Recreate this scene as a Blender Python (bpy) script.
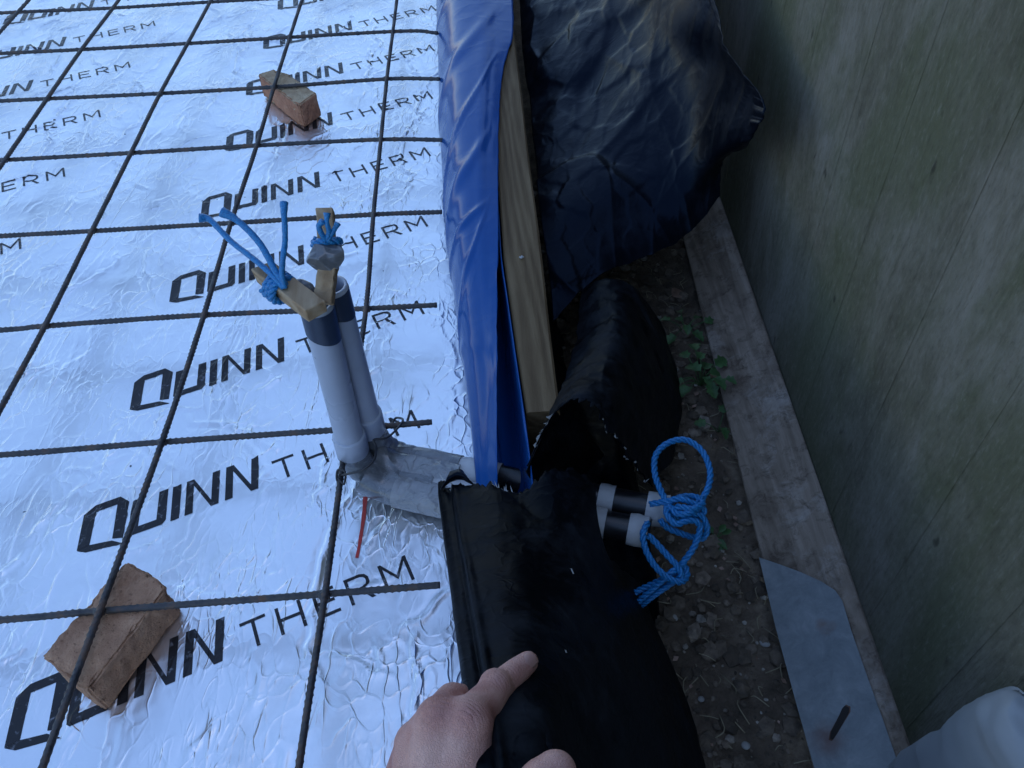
import bpy, bmesh, math, random
import numpy as np
from mathutils import Vector, Matrix

# ------------------------------------------------------------------ camera, sky, light
scene = bpy.context.scene
for o in list(bpy.data.objects):
    bpy.data.objects.remove(o)
COL = scene.collection

cam_d = bpy.data.cameras.new('camera')
cam = bpy.data.objects.new('camera', cam_d)
COL.objects.link(cam)
cam.location = (0.177, -0.3567, 0.71007)
cam.rotation_euler = (0.746414, 0.037326, -0.048757)
cam_d.sensor_width = 36.0
cam_d.lens = 36.0 * 793.3 / 1024.0
cam_d.clip_start = 0.01
cam_d.clip_end = 200.0
scene.camera = cam
scene.render.resolution_x = 1024
scene.render.resolution_y = 768

SUN_EL, SUN_ROT = math.radians(73.0), math.radians(100.0)
world = bpy.data.worlds.new('World')
scene.world = world
world.use_nodes = True
wn = world.node_tree.nodes
wl = world.node_tree.links
wn.clear()
w_out = wn.new('ShaderNodeOutputWorld')
w_bg = wn.new('ShaderNodeBackground')
w_sky = wn.new('ShaderNodeTexSky')
w_sky.sky_type = 'NISHITA'
w_sky.sun_disc = False
w_sky.sun_elevation = SUN_EL
w_sky.sun_rotation = SUN_ROT
w_sky.air_density = 1.0
w_sky.dust_density = 0.2
w_sky.ozone_density = 3.0
w_bg.inputs['Strength'].default_value = 0.10
wl.new(w_sky.outputs[0], w_bg.inputs['Color'])
wl.new(w_bg.outputs[0], w_out.inputs['Surface'])

sun_d = bpy.data.lights.new('sun', 'SUN')
sun = bpy.data.objects.new('sun', sun_d)
COL.objects.link(sun)
sun_d.energy = 0.012
sun_d.angle = math.radians(40)
sun_d.color = (1.0, 0.97, 0.93)
sdir = Vector((math.sin(SUN_ROT) * math.cos(SUN_EL), math.cos(SUN_ROT) * math.cos(SUN_EL), math.sin(SUN_EL)))
sun.rotation_euler = (-sdir).to_track_quat('-Z', 'Y').to_euler()

scene.view_settings.view_transform = 'Standard'
scene.view_settings.look = 'None'
scene.view_settings.gamma = 1.0
scene.view_settings.use_curve_mapping = False
scene.view_settings.exposure = 1.62

# ------------------------------------------------------------------ noise and mesh helpers
rng = random.Random(11)
_prm = np.random.RandomState(5)
_PT = _prm.permutation(256)
_PT = np.concatenate([_PT, _PT, _PT])
_GR = _prm.normal(size=(256, 3))
_GR /= np.linalg.norm(_GR, axis=1)[:, None]


def noise3(x, y, z=None):
    x = np.asarray(x, float); y = np.asarray(y, float)
    z = np.zeros_like(x) if z is None else np.asarray(z, float) + np.zeros_like(x)
    xi = np.floor(x).astype(int); yi = np.floor(y).astype(int); zi = np.floor(z).astype(int)
    xf = x - xi; yf = y - yi; zf = z - zi
    fd = lambda t: t * t * t * (t * (t * 6 - 15) + 10)
    u, v, w = fd(xf), fd(yf), fd(zf)
    tot = 0
    for a in (0, 1):
        for b in (0, 1):
            for c in (0, 1):
                h = _PT[_PT[_PT[(xi + a) & 255] + ((yi + b) & 255)] + ((zi + c) & 255)]
                g = _GR[h]
                d = g[..., 0] * (xf - a) + g[..., 1] * (yf - b) + g[..., 2] * (zf - c)
                tot = tot + d * (u if a else 1 - u) * (v if b else 1 - v) * (w if c else 1 - w)
    return tot


def fbm(x, y, z=None, octv=4, gain=0.5):
    x = np.asarray(x, float); y = np.asarray(y, float)
    z = np.zeros_like(x) if z is None else np.asarray(z, float) + np.zeros_like(x)
    s = 0; a = 1.0; f = 1.0
    for k in range(octv):
        s = s + a * noise3(x * f + 7.3 * k, y * f - 3.1 * k, z * f + 1.7 * k)
        a *= gain; f *= 2.03
    return s


def ridged(x, y, z=None, octv=3):
    return 1 - 2.2 * np.abs(fbm(x, y, z, octv, 0.45))


def mesh_from(name, verts, faces, mat=None, parent=None, smooth=True):
    me = bpy.data.meshes.new(name)
    me.from_pydata([tuple(map(float, v)) for v in verts], [], [tuple(map(int, f)) for f in faces])
    me.update()
    if smooth:
        me.polygons.foreach_set('use_smooth', [True] * len(me.polygons))
    if mat is not None:
        me.materials.append(mat)
    o = bpy.data.objects.new(name, me)
    COL.objects.link(o)
    if parent is not None:
        o.parent = parent
    return o


def bm_obj(name, bm, mat=None, parent=None, smooth=False):
    me = bpy.data.meshes.new(name)
    bm.normal_update()
    bm.to_mesh(me); bm.free()
    if smooth:
        me.polygons.foreach_set('use_smooth', [True] * len(me.polygons))
    if mat is not None:
        me.materials.append(mat)
    o = bpy.data.objects.new(name, me)
    COL.objects.link(o)
    if parent is not None:
        o.parent = parent
    return o


def empty(name, loc=(0, 0, 0)):
    o = bpy.data.objects.new(name, None)
    o.empty_display_size = 0.05
    COL.objects.link(o)
    o.location = loc
    return o


def tag(o, label=None, cat=None, group=None, kind=None):
    if label: o['label'] = label
    if cat: o['category'] = cat
    if group: o['group'] = group
    if kind: o['kind'] = kind
    return o


def adopt(child, parent):
    """keep world coordinates of a child built in world space under a parent that sits elsewhere"""
    child.parent = parent
    child.matrix_parent_inverse = Matrix.Translation(-Vector(parent.location))
    return child


def catmull(P, n):
    """dense Catmull-Rom through the rows of P (k x d) -> n samples"""
    P = np.asarray(P, float)
    k = len(P)
    Q = np.concatenate([(2 * P[0] - P[1])[None], P, (2 * P[-1] - P[-2])[None]])
    t = np.linspace(0, k - 1, n)
    i = np.minimum(t.astype(int), k - 2)
    s = (t - i)[:, None] if P.ndim == 2 else (t - i)[:, None, None]
    p0, p1, p2, p3 = Q[i], Q[i + 1], Q[i + 2], Q[i + 3]
    return 0.5 * ((2 * p1) + (-p0 + p2) * s + (2 * p0 - 5 * p1 + 4 * p2 - p3) * s ** 2 + (-p0 + 3 * p1 - 3 * p2 + p3) * s ** 3)


def frames(path):
    path = np.asarray(path, float)
    T = np.gradient(path, axis=0)
    T /= np.linalg.norm(T, axis=1)[:, None] + 1e-12
    ref = np.array([0, 0, 1.0]) if abs(T[0][2]) < 0.9 else np.array([1.0, 0, 0])
    n = np.cross(T[0], ref); n /= np.linalg.norm(n)
    N = [n]
    for k in range(1, len(path)):
        n = N[-1] - T[k] * np.dot(N[-1], T[k])
        n /= np.linalg.norm(n) + 1e-12
        N.append(n)
    N = np.array(N)
    B = np.cross(T, N)
    return T, N, B


def tube_data(path, rad, sides=10, cap=True, base=0, squash=None):
    path = np.asarray(path, float)
    rad = np.broadcast_to(np.asarray(rad, float), (len(path),)) if np.ndim(rad) < 2 else rad
    T, N, B = frames(path)
    a = np.linspace(0, 2 * np.pi, sides, endpoint=False)
    r = rad[:, None] if np.ndim(rad) == 1 else rad
    V = path[:, None, :] + (N[:, None, :] * np.cos(a)[None, :, None] + B[:, None, :] * np.sin(a)[None, :, None]) * (r[:, :, None] if r.shape[1:] != (1,) else r[:, None])
    V = V.reshape(-1, 3)
    F = []
    for i in range(len(path) - 1):
        for j in range(sides):
            k = (j + 1) % sides
            F.append((base + i * sides + j, base + i * sides + k, base + (i + 1) * sides + k, base + (i + 1) * sides + j))
    if cap:
        F.append(tuple(base + j for j in range(sides))[::-1])
        F.append(tuple(base + (len(path) - 1) * sides + j for j in range(sides)))
    return V, F


def tube(name, path, rad, mat, parent=None, sides=10, cap=True):
    V, F = tube_data(path, rad, sides, cap)
    return mesh_from(name, V, F, mat, parent)


def rope_mesh(name, paths, mat, parent=None, R=0.0022, r=0.0019, pitch=0.02, step=0.0022):
    V = []; F = []; base = 0
    for ctrl in paths:
        P = catmull(ctrl, 60 * len(ctrl))
        L = np.concatenate([[0], np.cumsum(np.linalg.norm(np.diff(P, axis=0), axis=1))])
        n = max(8, int(L[-1] / step))
        s = np.linspace(0, L[-1], n)
        P = np.stack([np.interp(s, L, P[:, k]) for k in range(3)], 1)
        T, N, B = frames(P)
        for q in range(3):
            a = 2 * np.pi * (s / pitch + q / 3.0)
            S = P + R * (N * np.cos(a)[:, None] + B * np.sin(a)[:, None])
            v, f = tube_data(S, r, 7, True, base)
            V.append(v); F += f; base += len(v)
    return mesh_from(name, np.vstack(V), F, mat, parent)


def sheet_surface(grid, nu, nv):
    G = np.asarray(grid, float)          # rows x cols x 3
    A = catmull(G, nu)                   # along rows
    Bm = np.swapaxes(catmull(np.swapaxes(A, 0, 1), nv), 0, 1)
    return Bm                            # nu x nv x 3


def sheet_obj(name, S, mat, parent=None, thick=0.0007):
    nu, nv = S.shape[:2]
    V = S.reshape(-1, 3)
    F = [(i * nv + j, i * nv + j + 1, (i + 1) * nv + j + 1, (i + 1) * nv + j) for i in range(nu - 1) for j in range(nv - 1)]
    o = mesh_from(name, V, F, mat, parent)
    m = o.modifiers.new('thickness', 'SOLIDIFY')
    m.thickness = thick; m.offset = 0
    return o


def normals_of(S):
    du = np.gradient(S, axis=0); dv = np.gradient(S, axis=1)
    n = np.cross(du, dv)
    return n / (np.linalg.norm(n, axis=2)[..., None] + 1e-12)


def crumple(P2, cell, seed, stretch=1.0):
    """faceted crumple heights: ridges along the edges of random cells"""
    R_ = np.random.RandomState(seed)
    q = P2.reshape(-1, 2) * np.array([1.0, stretch])
    lo, hi = q.min(0) - cell, q.max(0) + cell
    n = max(8, int(np.prod((hi - lo) / cell)))
    pts = R_.uniform(lo, hi, (n, 2)); hh = R_.uniform(-1, 1, n); gr = R_.normal(0, 0.55, (n, 2))
    d1 = np.full(len(q), 9e9); d2 = np.full(len(q), 9e9)
    num = np.zeros(len(q)); den = np.zeros(len(q))
    for i in range(n):
        dv = q - pts[i]
        d = np.hypot(dv[:, 0], dv[:, 1])
        m = d < d1
        d2 = np.where(m, d1, np.minimum(d2, d)); d1 = np.where(m, d, d1)
        w = np.exp(-(d / (cell * 0.42)) ** 2 * 1.6)
        num += w * (hh[i] + (dv @ gr[i]) / cell); den += w
    return (num / (den + 1e-9) + 0.45 * np.exp(-((d2 - d1) / (0.14 * cell)))).reshape(P2.shape[:-1])


# ------------------------------------------------------------------ materials
class NT:
    def __init__(self, name):
        self.m = bpy.data.materials.new(name)
        self.m.use_nodes = True
        self.t = self.m.node_tree
        self.t.nodes.clear()
        self.out = self.n('ShaderNodeOutputMaterial')
        self.b = self.n('ShaderNodeBsdfPrincipled')
        self.l(self.b.outputs[0], self.out.inputs['Surface'])

    def n(self, typ, **kw):
        nd = self.t.nodes.new(typ)
        for k, v in kw.items():
            setattr(nd, k, v)
        return nd

    def l(self, a, b):
        self.t.links.new(a, b)

    def set(self, **kw):
        for k, v in kw.items():
            key = k.replace('_', ' ')
            s = self.b.inputs[key]
            if hasattr(v, 'is_linked') or hasattr(v, 'links'):
                self.l(v, s)
            else:
                s.default_value = v

    def coord(self, scale=(1, 1, 1), rot=(0, 0, 0), loc=(0, 0, 0), src='Object', rnd=False):
        tc = self.n('ShaderNodeTexCoord')
        mp = self.n('ShaderNodeMapping')
        mp.inputs['Scale'].default_value = scale
        mp.inputs['Rotation'].default_value = rot
        mp.inputs['Location'].default_value = loc
        if rnd:
            oi = self.n('ShaderNodeObjectInfo')
            mul = self.n('ShaderNodeVectorMath', operation='SCALE')
            cmb = self.n('ShaderNodeCombineXYZ')
            for k in range(3):
                self.l(oi.outputs['Random'], cmb.inputs[k])
            self.l(cmb.outputs[0], mul.inputs[0]); mul.inputs['Scale'].default_value = 7.0
            add = self.n('ShaderNodeVectorMath', operation='ADD')
            self.l(tc.outputs[src], add.inputs[0]); self.l(mul.outputs[0], add.inputs[1])
            self.l(add.outputs[0], mp.inputs['Vector'])
        else:
            self.l(tc.outputs[src], mp.inputs['Vector'])
        return mp.outputs[0]

    def noise(self, vec, scale, detail=4, rough=0.5, dist=0.0, out='Fac'):
        nd = self.n('ShaderNodeTexNoise')
        nd.inputs['Scale'].default_value = scale
        nd.inputs['Detail'].default_value = detail
        nd.inputs['Roughness'].default_value = rough
        nd.inputs['Distortion'].default_value = dist
        self.l(vec, nd.inputs['Vector'])
        return nd.outputs[out]

    def voro(self, vec, scale, feature='F1', out='Distance', rand=1.0):
        nd = self.n('ShaderNodeTexVoronoi', feature=feature)
        nd.inputs['Scale'].default_value = scale
        nd.inputs['Randomness'].default_value = rand
        self.l(vec, nd.inputs['Vector'])
        return nd.outputs[out]

    def ramp(self, fac, stops, interp='LINEAR'):
        nd = self.n('ShaderNodeValToRGB')
        cr = nd.color_ramp
        cr.interpolation = interp
        while len(cr.elements) < len(stops):
            cr.elements.new(0.5)
        for e, (p, c) in zip(cr.elements, stops):
            e.position = p
            e.color = (c, c, c, 1) if np.isscalar(c) else (*c, 1)
        self.l(fac, nd.inputs[0])
        return nd.outputs[0]

    def math(self, op, a, b=None, c=None):
        nd = self.n('ShaderNodeMath', operation=op)
        for k, v in enumerate((a, b, c)):
            if v is None: continue
            if np.isscalar(v): nd.inputs[k].default_value = v
            else: self.l(v, nd.inputs[k])
        return nd.outputs[0]

    def mix(self, fac, a, b, mode='MIX'):
        nd = self.n('ShaderNodeMix', data_type='RGBA', blend_type=mode)
        for s, v in ((nd.inputs['Factor'], fac), (nd.inputs[6], a), (nd.inputs[7], b)):
            if hasattr(v, 'links'): self.l(v, s)
            elif np.isscalar(v): s.default_value = v
            else: s.default_value = (*v, 1)
        return nd.outputs[2]

    def warp(self, vec, scale, amt, detail=2):
        """vec + amt*(noise-0.5)"""
        c = self.noise(vec, scale, detail, out='Color')
        s = self.n('ShaderNodeVectorMath', operation='SUBTRACT')
        self.l(c, s.inputs[0]); s.inputs[1].default_value = (0.5, 0.5, 0.5)
        m = self.n('ShaderNodeVectorMath', operation='SCALE')
        self.l(s.outputs[0], m.inputs[0]); m.inputs['Scale'].default_value = amt
        a = self.n('ShaderNodeVectorMath', operation='ADD')
        self.l(vec, a.inputs[0]); self.l(m.outputs[0], a.inputs[1])
        return a.outputs[0]

    def bump(self, h, dist, strength=1.0, normal=None):
        nd = self.n('ShaderNodeBump')
        nd.inputs['Strength'].default_value = strength
        nd.inputs['Distance'].default_value = dist
        self.l(h, nd.inputs['Height'])
        if normal is not None:
            self.l(normal, nd.inputs['Normal'])
        return nd.outputs[0]


def foil_bump(k):
    c = k.coord()
    big = k.noise(c, 10, 2, out='Color')
    sp = k.n('ShaderNodeSeparateColor')
    k.l(big, sp.inputs[0])
    h = None
    for (scl, rot, vs, wd, am, ch, m0, m1) in ((0.62, -35, 50, 0.07, 0.50, 0, 0.38, 0.58), (0.30, 8, 20, 0.03, 0.55, 1, 0.45, 0.66)):
        c2 = k.coord(scale=(1.0, scl, 1.0), rot=(0, 0, math.radians(rot)), loc=(rot * 0.1, 0, 0))
        c2 = k.warp(c2, 22, 0.055, 2)
        e = k.ramp(k.voro(c2, vs, 'DISTANCE_TO_EDGE'), [(0.0, 1.0), (wd, 0.28), (wd * 2.6, 0.0)])
        e = k.math('MULTIPLY', e, k.math('MULTIPLY', k.ramp(sp.outputs[ch], [(m0, 0.0), (m1, 1.0)]), am))
        h = e if h is None else k.math('ADD', h, e)
    h = k.math('ADD', h, k.math('MULTIPLY', k.noise(c, 26, 2, 0.55), 1.2))
    cf = k.coord(scale=(1.0, 0.4, 1.0), rot=(0, 0, math.radians(-50)))
    h = k.math('ADD', h, k.math('MULTIPLY', k.ramp(k.noise(cf, 75, 1, 0.5, 0.6), [(0.44, 0.0), (0.5, 1.0), (0.56, 0.0)]), k.math('MULTIPLY', k.ramp(sp.outputs[2], [(0.42, 0.0), (0.62, 1.0)]), 0.28)))
    return k.bump(h, 0.0012, 1.0)


def mat_foil():
    k = NT('foil')
    c = k.coord()
    tint = k.ramp(k.noise(c, 5, 4), [(0.3, (0.86, 0.87, 0.90)), (0.7, (0.95, 0.955, 0.965))])
    spk = k.ramp(k.voro(k.warp(c, 30, 0.02), 28, 'F1'), [(0.035, 1.0), (0.05, 0.0)], 'LINEAR')
    spm = k.ramp(k.noise(c, 9, 1), [(0.58, 0.0), (0.62, 1.0)])
    col = k.mix(k.math('MULTIPLY', spk, spm), tint, (0.10, 0.10, 0.11))
    smg = k.ramp(k.noise(k.warp(c, 6, 0.1), 4.5, 6, 0.7), [(0.52, 0.0), (0.70, 0.55)])
    col = k.mix(smg, col, (0.62, 0.64, 0.67))
    k.set(Base_Color=col, Metallic=1.0, Roughness=k.ramp(smg, [(0.0, 0.32), (0.55, 0.46)]), Normal=foil_bump(k))
    return k.m


def mat_ink():
    k = NT('black_ink')
    c = k.coord()
    worn = k.ramp(k.noise(k.warp(c, 60, 0.01), 130, 4, 0.6), [(0.60, 0.0), (0.72, 0.6)])
    col = k.mix(worn, (0.028, 0.026, 0.028), (0.34, 0.34, 0.37))
    k.set(Base_Color=col, Metallic=0.45, Roughness=0.30, Normal=foil_bump(k))
    return k.m


def mat_steel():
    k = NT('mesh_steel')
    c = k.coord()
    n = k.noise(c, 60, 5, 0.65)
    col = k.ramp(n, [(0.32, (0.035, 0.036, 0.042)), (0.52, (0.08, 0.075, 0.075)), (0.70, (0.16, 0.10, 0.07))])
    k.set(Base_Color=col, Metallic=0.55, Roughness=k.ramp(n, [(0.3, 0.42), (0.7, 0.7)]), Normal=k.bump(k.noise(c, 500, 3), 0.0004))
    return k.m


def mat_plastic(name, col, rough=0.35, dirt=0.12, bump=0.0004, scale=60, spec=0.5, trans=0.0):
    k = NT(name)
    c = k.coord()
    n = k.noise(c, 18, 5, 0.6)
    dk = tuple(v * (1 - dirt * 2.2) for v in col)
    cc = k.ramp(n, [(0.35, dk), (0.62, col)])
    k.set(Base_Color=cc, Roughness=k.ramp(k.noise(c, 25, 3), [(0.3, rough * 0.8), (0.7, min(1, rough * 1.3))]),
          Normal=k.bump(k.noise(c, scale, 4, 0.55), bump))
    k.b.inputs['Specular IOR Level'].default_value = spec
    return k.m


def mat_polythene(name, col, dust_sheen, rough=0.3, amt=0.35, bdist=0.003, sc0=0.5, spec=0.5, fine=0.0, tint=None, streak=None):
    """film with soft crinkles and pale scuffs for dust and painted sheen"""
    k = NT(name)
    c = k.coord()
    cw = k.warp(c, 9, 0.16, 2)
    e = k.ramp(k.voro(cw, 11, 'DISTANCE_TO_EDGE'), [(0.0, 1.0), (0.07, 0.35), (0.25, 0.0)])
    n = k.noise(cw, 13, 2, 0.5)
    h = k.math('ADD', k.math('MULTIPLY', e, 0.3), k.math('MULTIPLY', n, 1.6))
    if fine:
        ef = k.ramp(k.voro(k.warp(c, 30, 0.05, 2), 42, 'DISTANCE_TO_EDGE'), [(0.0, 1.0), (0.12, 0.3), (0.35, 0.0)])
        h = k.math('ADD', h, k.math('MULTIPLY', ef, fine))
    sc = k.ramp(k.noise(k.warp(c, 25, 0.05), 14, 6, 0.74), [(sc0, 0.0), (sc0 + 0.28, amt)])
    cc = k.mix(sc, col, dust_sheen)
    k.set(Base_Color=cc, Roughness=k.ramp(sc, [(0.0, rough), (0.4, min(1, rough + 0.25))]), Normal=k.bump(h, bdist, 0.8))
    k.b.inputs['Specular IOR Level'].default_value = spec
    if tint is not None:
        k.b.inputs['Specular Tint'].default_value = (*tint, 1)  # colours the reflection itself, in place of bluer surroundings
    if streak is not None:
        w = k.noise(k.warp(k.coord(scale=(1.0, 0.35, 1.0), rot=(0, 0, 0.5)), 12, 0.12), 26, 3, 0.55)
        w = k.ramp(w, [(0.485, 0.0), (0.5, 0.5), (0.515, 0.0)])
        w = k.math('MULTIPLY', w, k.ramp(k.noise(c, 16, 2), [(0.48, 0.0), (0.6, 1.0)]))
        k.l(k.mix(w, cc, streak), k.b.inputs['Base Color'])
    return k.m


def mat_wood(name, cols, axis='Y', scale=1.0, green=None, rough=0.8, bumpd=0.0015, rings=True, lich=None, mott=None):
    k = NT(name)
    s = {'X': (0.08, 1, 1), 'Y': (1, 0.08, 1), 'Z': (1, 1, 0.07)}[axis]
    c = k.coord(scale=s, rnd=True)
    cw = k.warp(c, 6 * scale, 0.06, 2)
    g1 = k.noise(cw, 55 * scale, 5, 0.62, 0.4)
    g2 = k.noise(cw, 14 * scale, 3, 0.5, 1.2)
    bands = k.n('ShaderNodeTexWave', wave_type='BANDS', bands_direction='DIAGONAL')
    bands.inputs['Scale'].default_value = 22 * scale
    bands.inputs['Distortion'].default_value = 5.0
    bands.inputs['Detail'].default_value = 2.0
    bands.inputs['Detail Scale'].default_value = 0.6
    k.l(cw, bands.inputs['Vector'])
    f = k.math('ADD', k.math('MULTIPLY', g1, 0.55), k.math('MULTIPLY', g2, 0.35))
    if rings:
        f = k.math('ADD', f, k.math('MULTIPLY', bands.outputs['Fac'], 0.16))
    col = k.ramp(f, [(0.32, cols[0]), (0.5, cols[1]), (0.66, cols[2])])
    p = k.coord(rnd=True)
    if green is not None:
        gm = k.ramp(k.noise(k.coord(scale=(1, 1, 0.35)), 5.5, 5, 0.62, 0.5), [(0.42, 0.0), (0.58, 0.9)])
        col = k.mix(gm, col, green)
        gm2 = k.ramp(k.noise(p, 60, 4, 0.7), [(0.5, 0.0), (0.75, 0.45)])
        col = k.mix(gm2, col, tuple(v * 0.55 for v in green))
    if lich is not None:
        lm = k.ramp(k.noise(k.warp(p, 20, 0.06), 11, 6, 0.75), [(0.52, 0.0), (0.72, 0.7)])
        col = k.mix(lm, col, lich)
    if mott is not None:
        col = k.mix(k.ramp(k.noise(k.warp(p, 40, 0.03), 48, 7, 0.78), [(0.50, 0.0), (0.66, 0.75)]), col, mott)
        col = k.mix(k.ramp(k.noise(p, 7, 4, 0.7), [(0.50, 0.0), (0.68, 0.6)]), col, mott)
    h = k.math('ADD', k.math('MULTIPLY', g1, 1.0), k.math('MULTIPLY', k.noise(p, 160, 4, 0.6), 0.35))
    k.set(Base_Color=col, Roughness=rough, Normal=k.bump(h, bumpd))
    k.b.inputs['Specular IOR Level'].default_value = 0.25
    return k.m


def mat_fence():
    """weathered softwood: grey and green blotches, fine upright grain, knots and specks"""
    k = NT('fence_wood')
    blot = k.noise(k.coord(scale=(1, 1, 0.6)), 9, 8, 0.74, 0.4)
    col = k.ramp(blot, [(0.30, (0.088, 0.080, 0.056)), (0.44, (0.145, 0.133, 0.097)), (0.56, (0.195, 0.179, 0.142)), (0.70, (0.255, 0.236, 0.20))])
    gm = k.ramp(k.noise(k.coord(scale=(1, 1, 0.5), loc=(4, 2, 1)), 5, 5, 0.65, 0.6), [(0.44, 0.0), (0.60, 0.8)])
    col = k.mix(gm, col, (0.108, 0.112, 0.062))
    gc = k.coord(scale=(1, 1, 0.05), rnd=True)
    gr = k.noise(k.warp(gc, 4, 0.05), 150, 6, 0.75, 0.2)
    col = k.mix(k.ramp(gr, [(0.52, 0.0), (0.72, 0.32)]), col, (0.055, 0.050, 0.036))
    col = k.mix(k.ramp(gr, [(0.30, 0.16), (0.44, 0.0)]), col, (0.21, 0.195, 0.17))
    c = k.coord()
    sk = k.ramp(k.voro(k.warp(k.coord(scale=(1, 1, 0.5)), 50, 0.02), 38), [(0.08, 1.0), (0.17, 0.0)])
    sm = k.ramp(k.noise(c, 13, 2), [(0.55, 0.0), (0.62, 0.75)])
    col = k.mix(k.math('MULTIPLY', sk, sm), col, (0.030, 0.027, 0.020))
    fs = k.noise(k.coord(scale=(1, 1, 0.4)), 210, 5, 0.75)
    col = k.mix(k.ramp(fs, [(0.52, 0.0), (0.70, 0.42)]), col, (0.050, 0.046, 0.032))
    col = k.mix(k.ramp(fs, [(0.30, 0.45), (0.46, 0.0)]), col, (0.26, 0.245, 0.205))
    h = k.math('ADD', gr, k.math('MULTIPLY', fs, 0.8))
    k.set(Base_Color=col, Roughness=0.9, Normal=k.bump(h, 0.003))
    k.b.inputs['Specular IOR Level'].default_value = 0.2
    return k.m


def mat_soil():
    k = NT('soil')
    c = k.coord()
    n = k.noise(c, 28, 8, 0.7)
    col = k.ramp(n, [(0.3, (0.06, 0.043, 0.028)), (0.52, (0.14, 0.10, 0.068)), (0.72, (0.25, 0.19, 0.13))])
    spk = k.ramp(k.voro(c, 120, 'F1'), [(0.10, 1.0), (0.16, 0.0)])
    sm = k.ramp(k.noise(c, 40, 2), [(0.6, 0.0), (0.66, 1.0)])
    col = k.mix(k.math('MULTIPLY', spk, sm), col, (0.30, 0.28, 0.24))
    k.set(Base_Color=col, Roughness=0.95, Normal=k.bump(k.noise(c, 160, 6, 0.7), 0.006))
    return k.m


def mat_clods():
    k = NT('clods')
    g = k.n('ShaderNodeNewGeometry')
    rp = g.outputs['Random Per Island']
    col = k.ramp(rp, [(0.0, (0.07, 0.05, 0.033)), (0.55, (0.15, 0.11, 0.075)), (0.86, (0.24, 0.18, 0.13)), (0.94, (0.38, 0.33, 0.27)), (1.0, (0.46, 0.41, 0.35))])
    c = k.coord()
    col = k.mix(k.ramp(k.noise(c, 120, 4), [(0.4, 0.0), (0.7, 0.6)]), col, (0.03, 0.025, 0.02))
    k.set(Base_Color=col, Roughness=0.9, Normal=k.bump(k.noise(c, 300, 4), 0.002))
    return k.m


def mat_brick(name, a, b, d):
    k = NT(name)
    c = k.coord()
    n = k.noise(c, 34, 7, 0.68)
    col = k.ramp(n, [(0.3, a), (0.55, b), (0.75, d)])
    pit = k.ramp(k.voro(c, 240), [(0.0, 0.0), (0.25, 1.0)])
    h = k.math('ADD', k.noise(c, 120, 6, 0.7), k.math('MULTIPLY', pit, 0.25))
    sp_ = k.ramp(k.voro(k.warp(c, 90, 0.01), 150), [(0.1, 1.0), (0.22, 0.0)])
    col = k.mix(k.math('MULTIPLY', sp_, 0.55), col, tuple(v * 0.35 for v in a))
    k.set(Base_Color=col, Roughness=0.92, Normal=k.bump(h, 0.003))
    return k.m


def mat_skin():
    k = NT('skin')
    c = k.coord()
    n = k.noise(c, 26, 5, 0.6)
    col = k.ramp(n, [(0.32, (0.38, 0.15, 0.115)), (0.5, (0.53, 0.275, 0.22)), (0.66, (0.63, 0.37, 0.30))])
    dirt = k.ramp(k.noise(k.warp(c, 40, 0.02), 38, 6, 0.75), [(0.54, 0.0), (0.72, 0.6)])
    col = k.mix(dirt, col, (0.20, 0.10, 0.08))

    def dist(p):
        s_ = k.n('ShaderNodeVectorMath', operation='DISTANCE')
        k.l(c, s_.inputs[0]); s_.inputs[1].default_value = p
        return s_.outputs['Value']

    def along(p, d, freq):
        s_ = k.n('ShaderNodeVectorMath', operation='SUBTRACT')
        k.l(k.warp(c, 120, 0.003, 2), s_.inputs[0]); s_.inputs[1].default_value = p
        t_ = k.n('ShaderNodeVectorMath', operation='DOT_PRODUCT')
        k.l(s_.outputs[0], t_.inputs[0]); t_.inputs[1].default_value = d
        return k.math('SINE', k.math('MULTIPLY', t_.outputs['Value'], freq))
    h = k.math('MULTIPLY', n, 2.0)
    h = k.math('ADD', h, k.ramp(k.voro(k.warp(c, 300, 0.002, 1), 700, 'DISTANCE_TO_EDGE'), [(0.0, 0.0), (0.15, 0.5)]))
    for (p, q_, rr) in (((0.1621, -0.1880, 0.2910), (0.1725, -0.1744, 0.2792), 0.011), ((0.1726, -0.1760, 0.2831), (0.1790, -0.1681, 0.2755), 0.006), ((0.1479, -0.2094, 0.3174), (0.1621, -0.1887, 0.2930), 0.012), ((0.1338, -0.2072, 0.3138), (0.1370, -0.1903, 0.2846), 0.011)):
        d = np.array(q_) - np.array(p); d = d / np.linalg.norm(d)
        m = k.ramp(dist(p), [(0.0, 1.0), (rr, 0.0)])
        wv = k.math('POWER', k.math('ABSOLUTE', along(p, tuple(d), 1500.0)), 0.5)
        h = k.math('ADD', h, k.math('MULTIPLY', k.math('MULTIPLY', wv, m), 1.6))
        col = k.mix(k.math('MULTIPLY', m, 0.45), col, (0.46, 0.19, 0.15))
    col = k.mix(k.math('MULTIPLY', k.ramp(dist((0.1616, -0.2056, 0.3047)), [(0.0, 1.0), (0.012, 0.0)]), 0.8), col, (0.22, 0.065, 0.05))
    k.set(Base_Color=col, Roughness=0.5, Normal=k.bump(h, 0.0005, 0.8))
    return k.m


def mat_leaf(name, a, b):
    k = NT(name)
    c = k.coord()
    col = k.ramp(k.noise(c, 60, 4), [(0.35, a), (0.65, b)])
    k.set(Base_Color=col, Roughness=0.55, Normal=k.bump(k.noise(c, 200, 3), 0.001))
    return k.m


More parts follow.
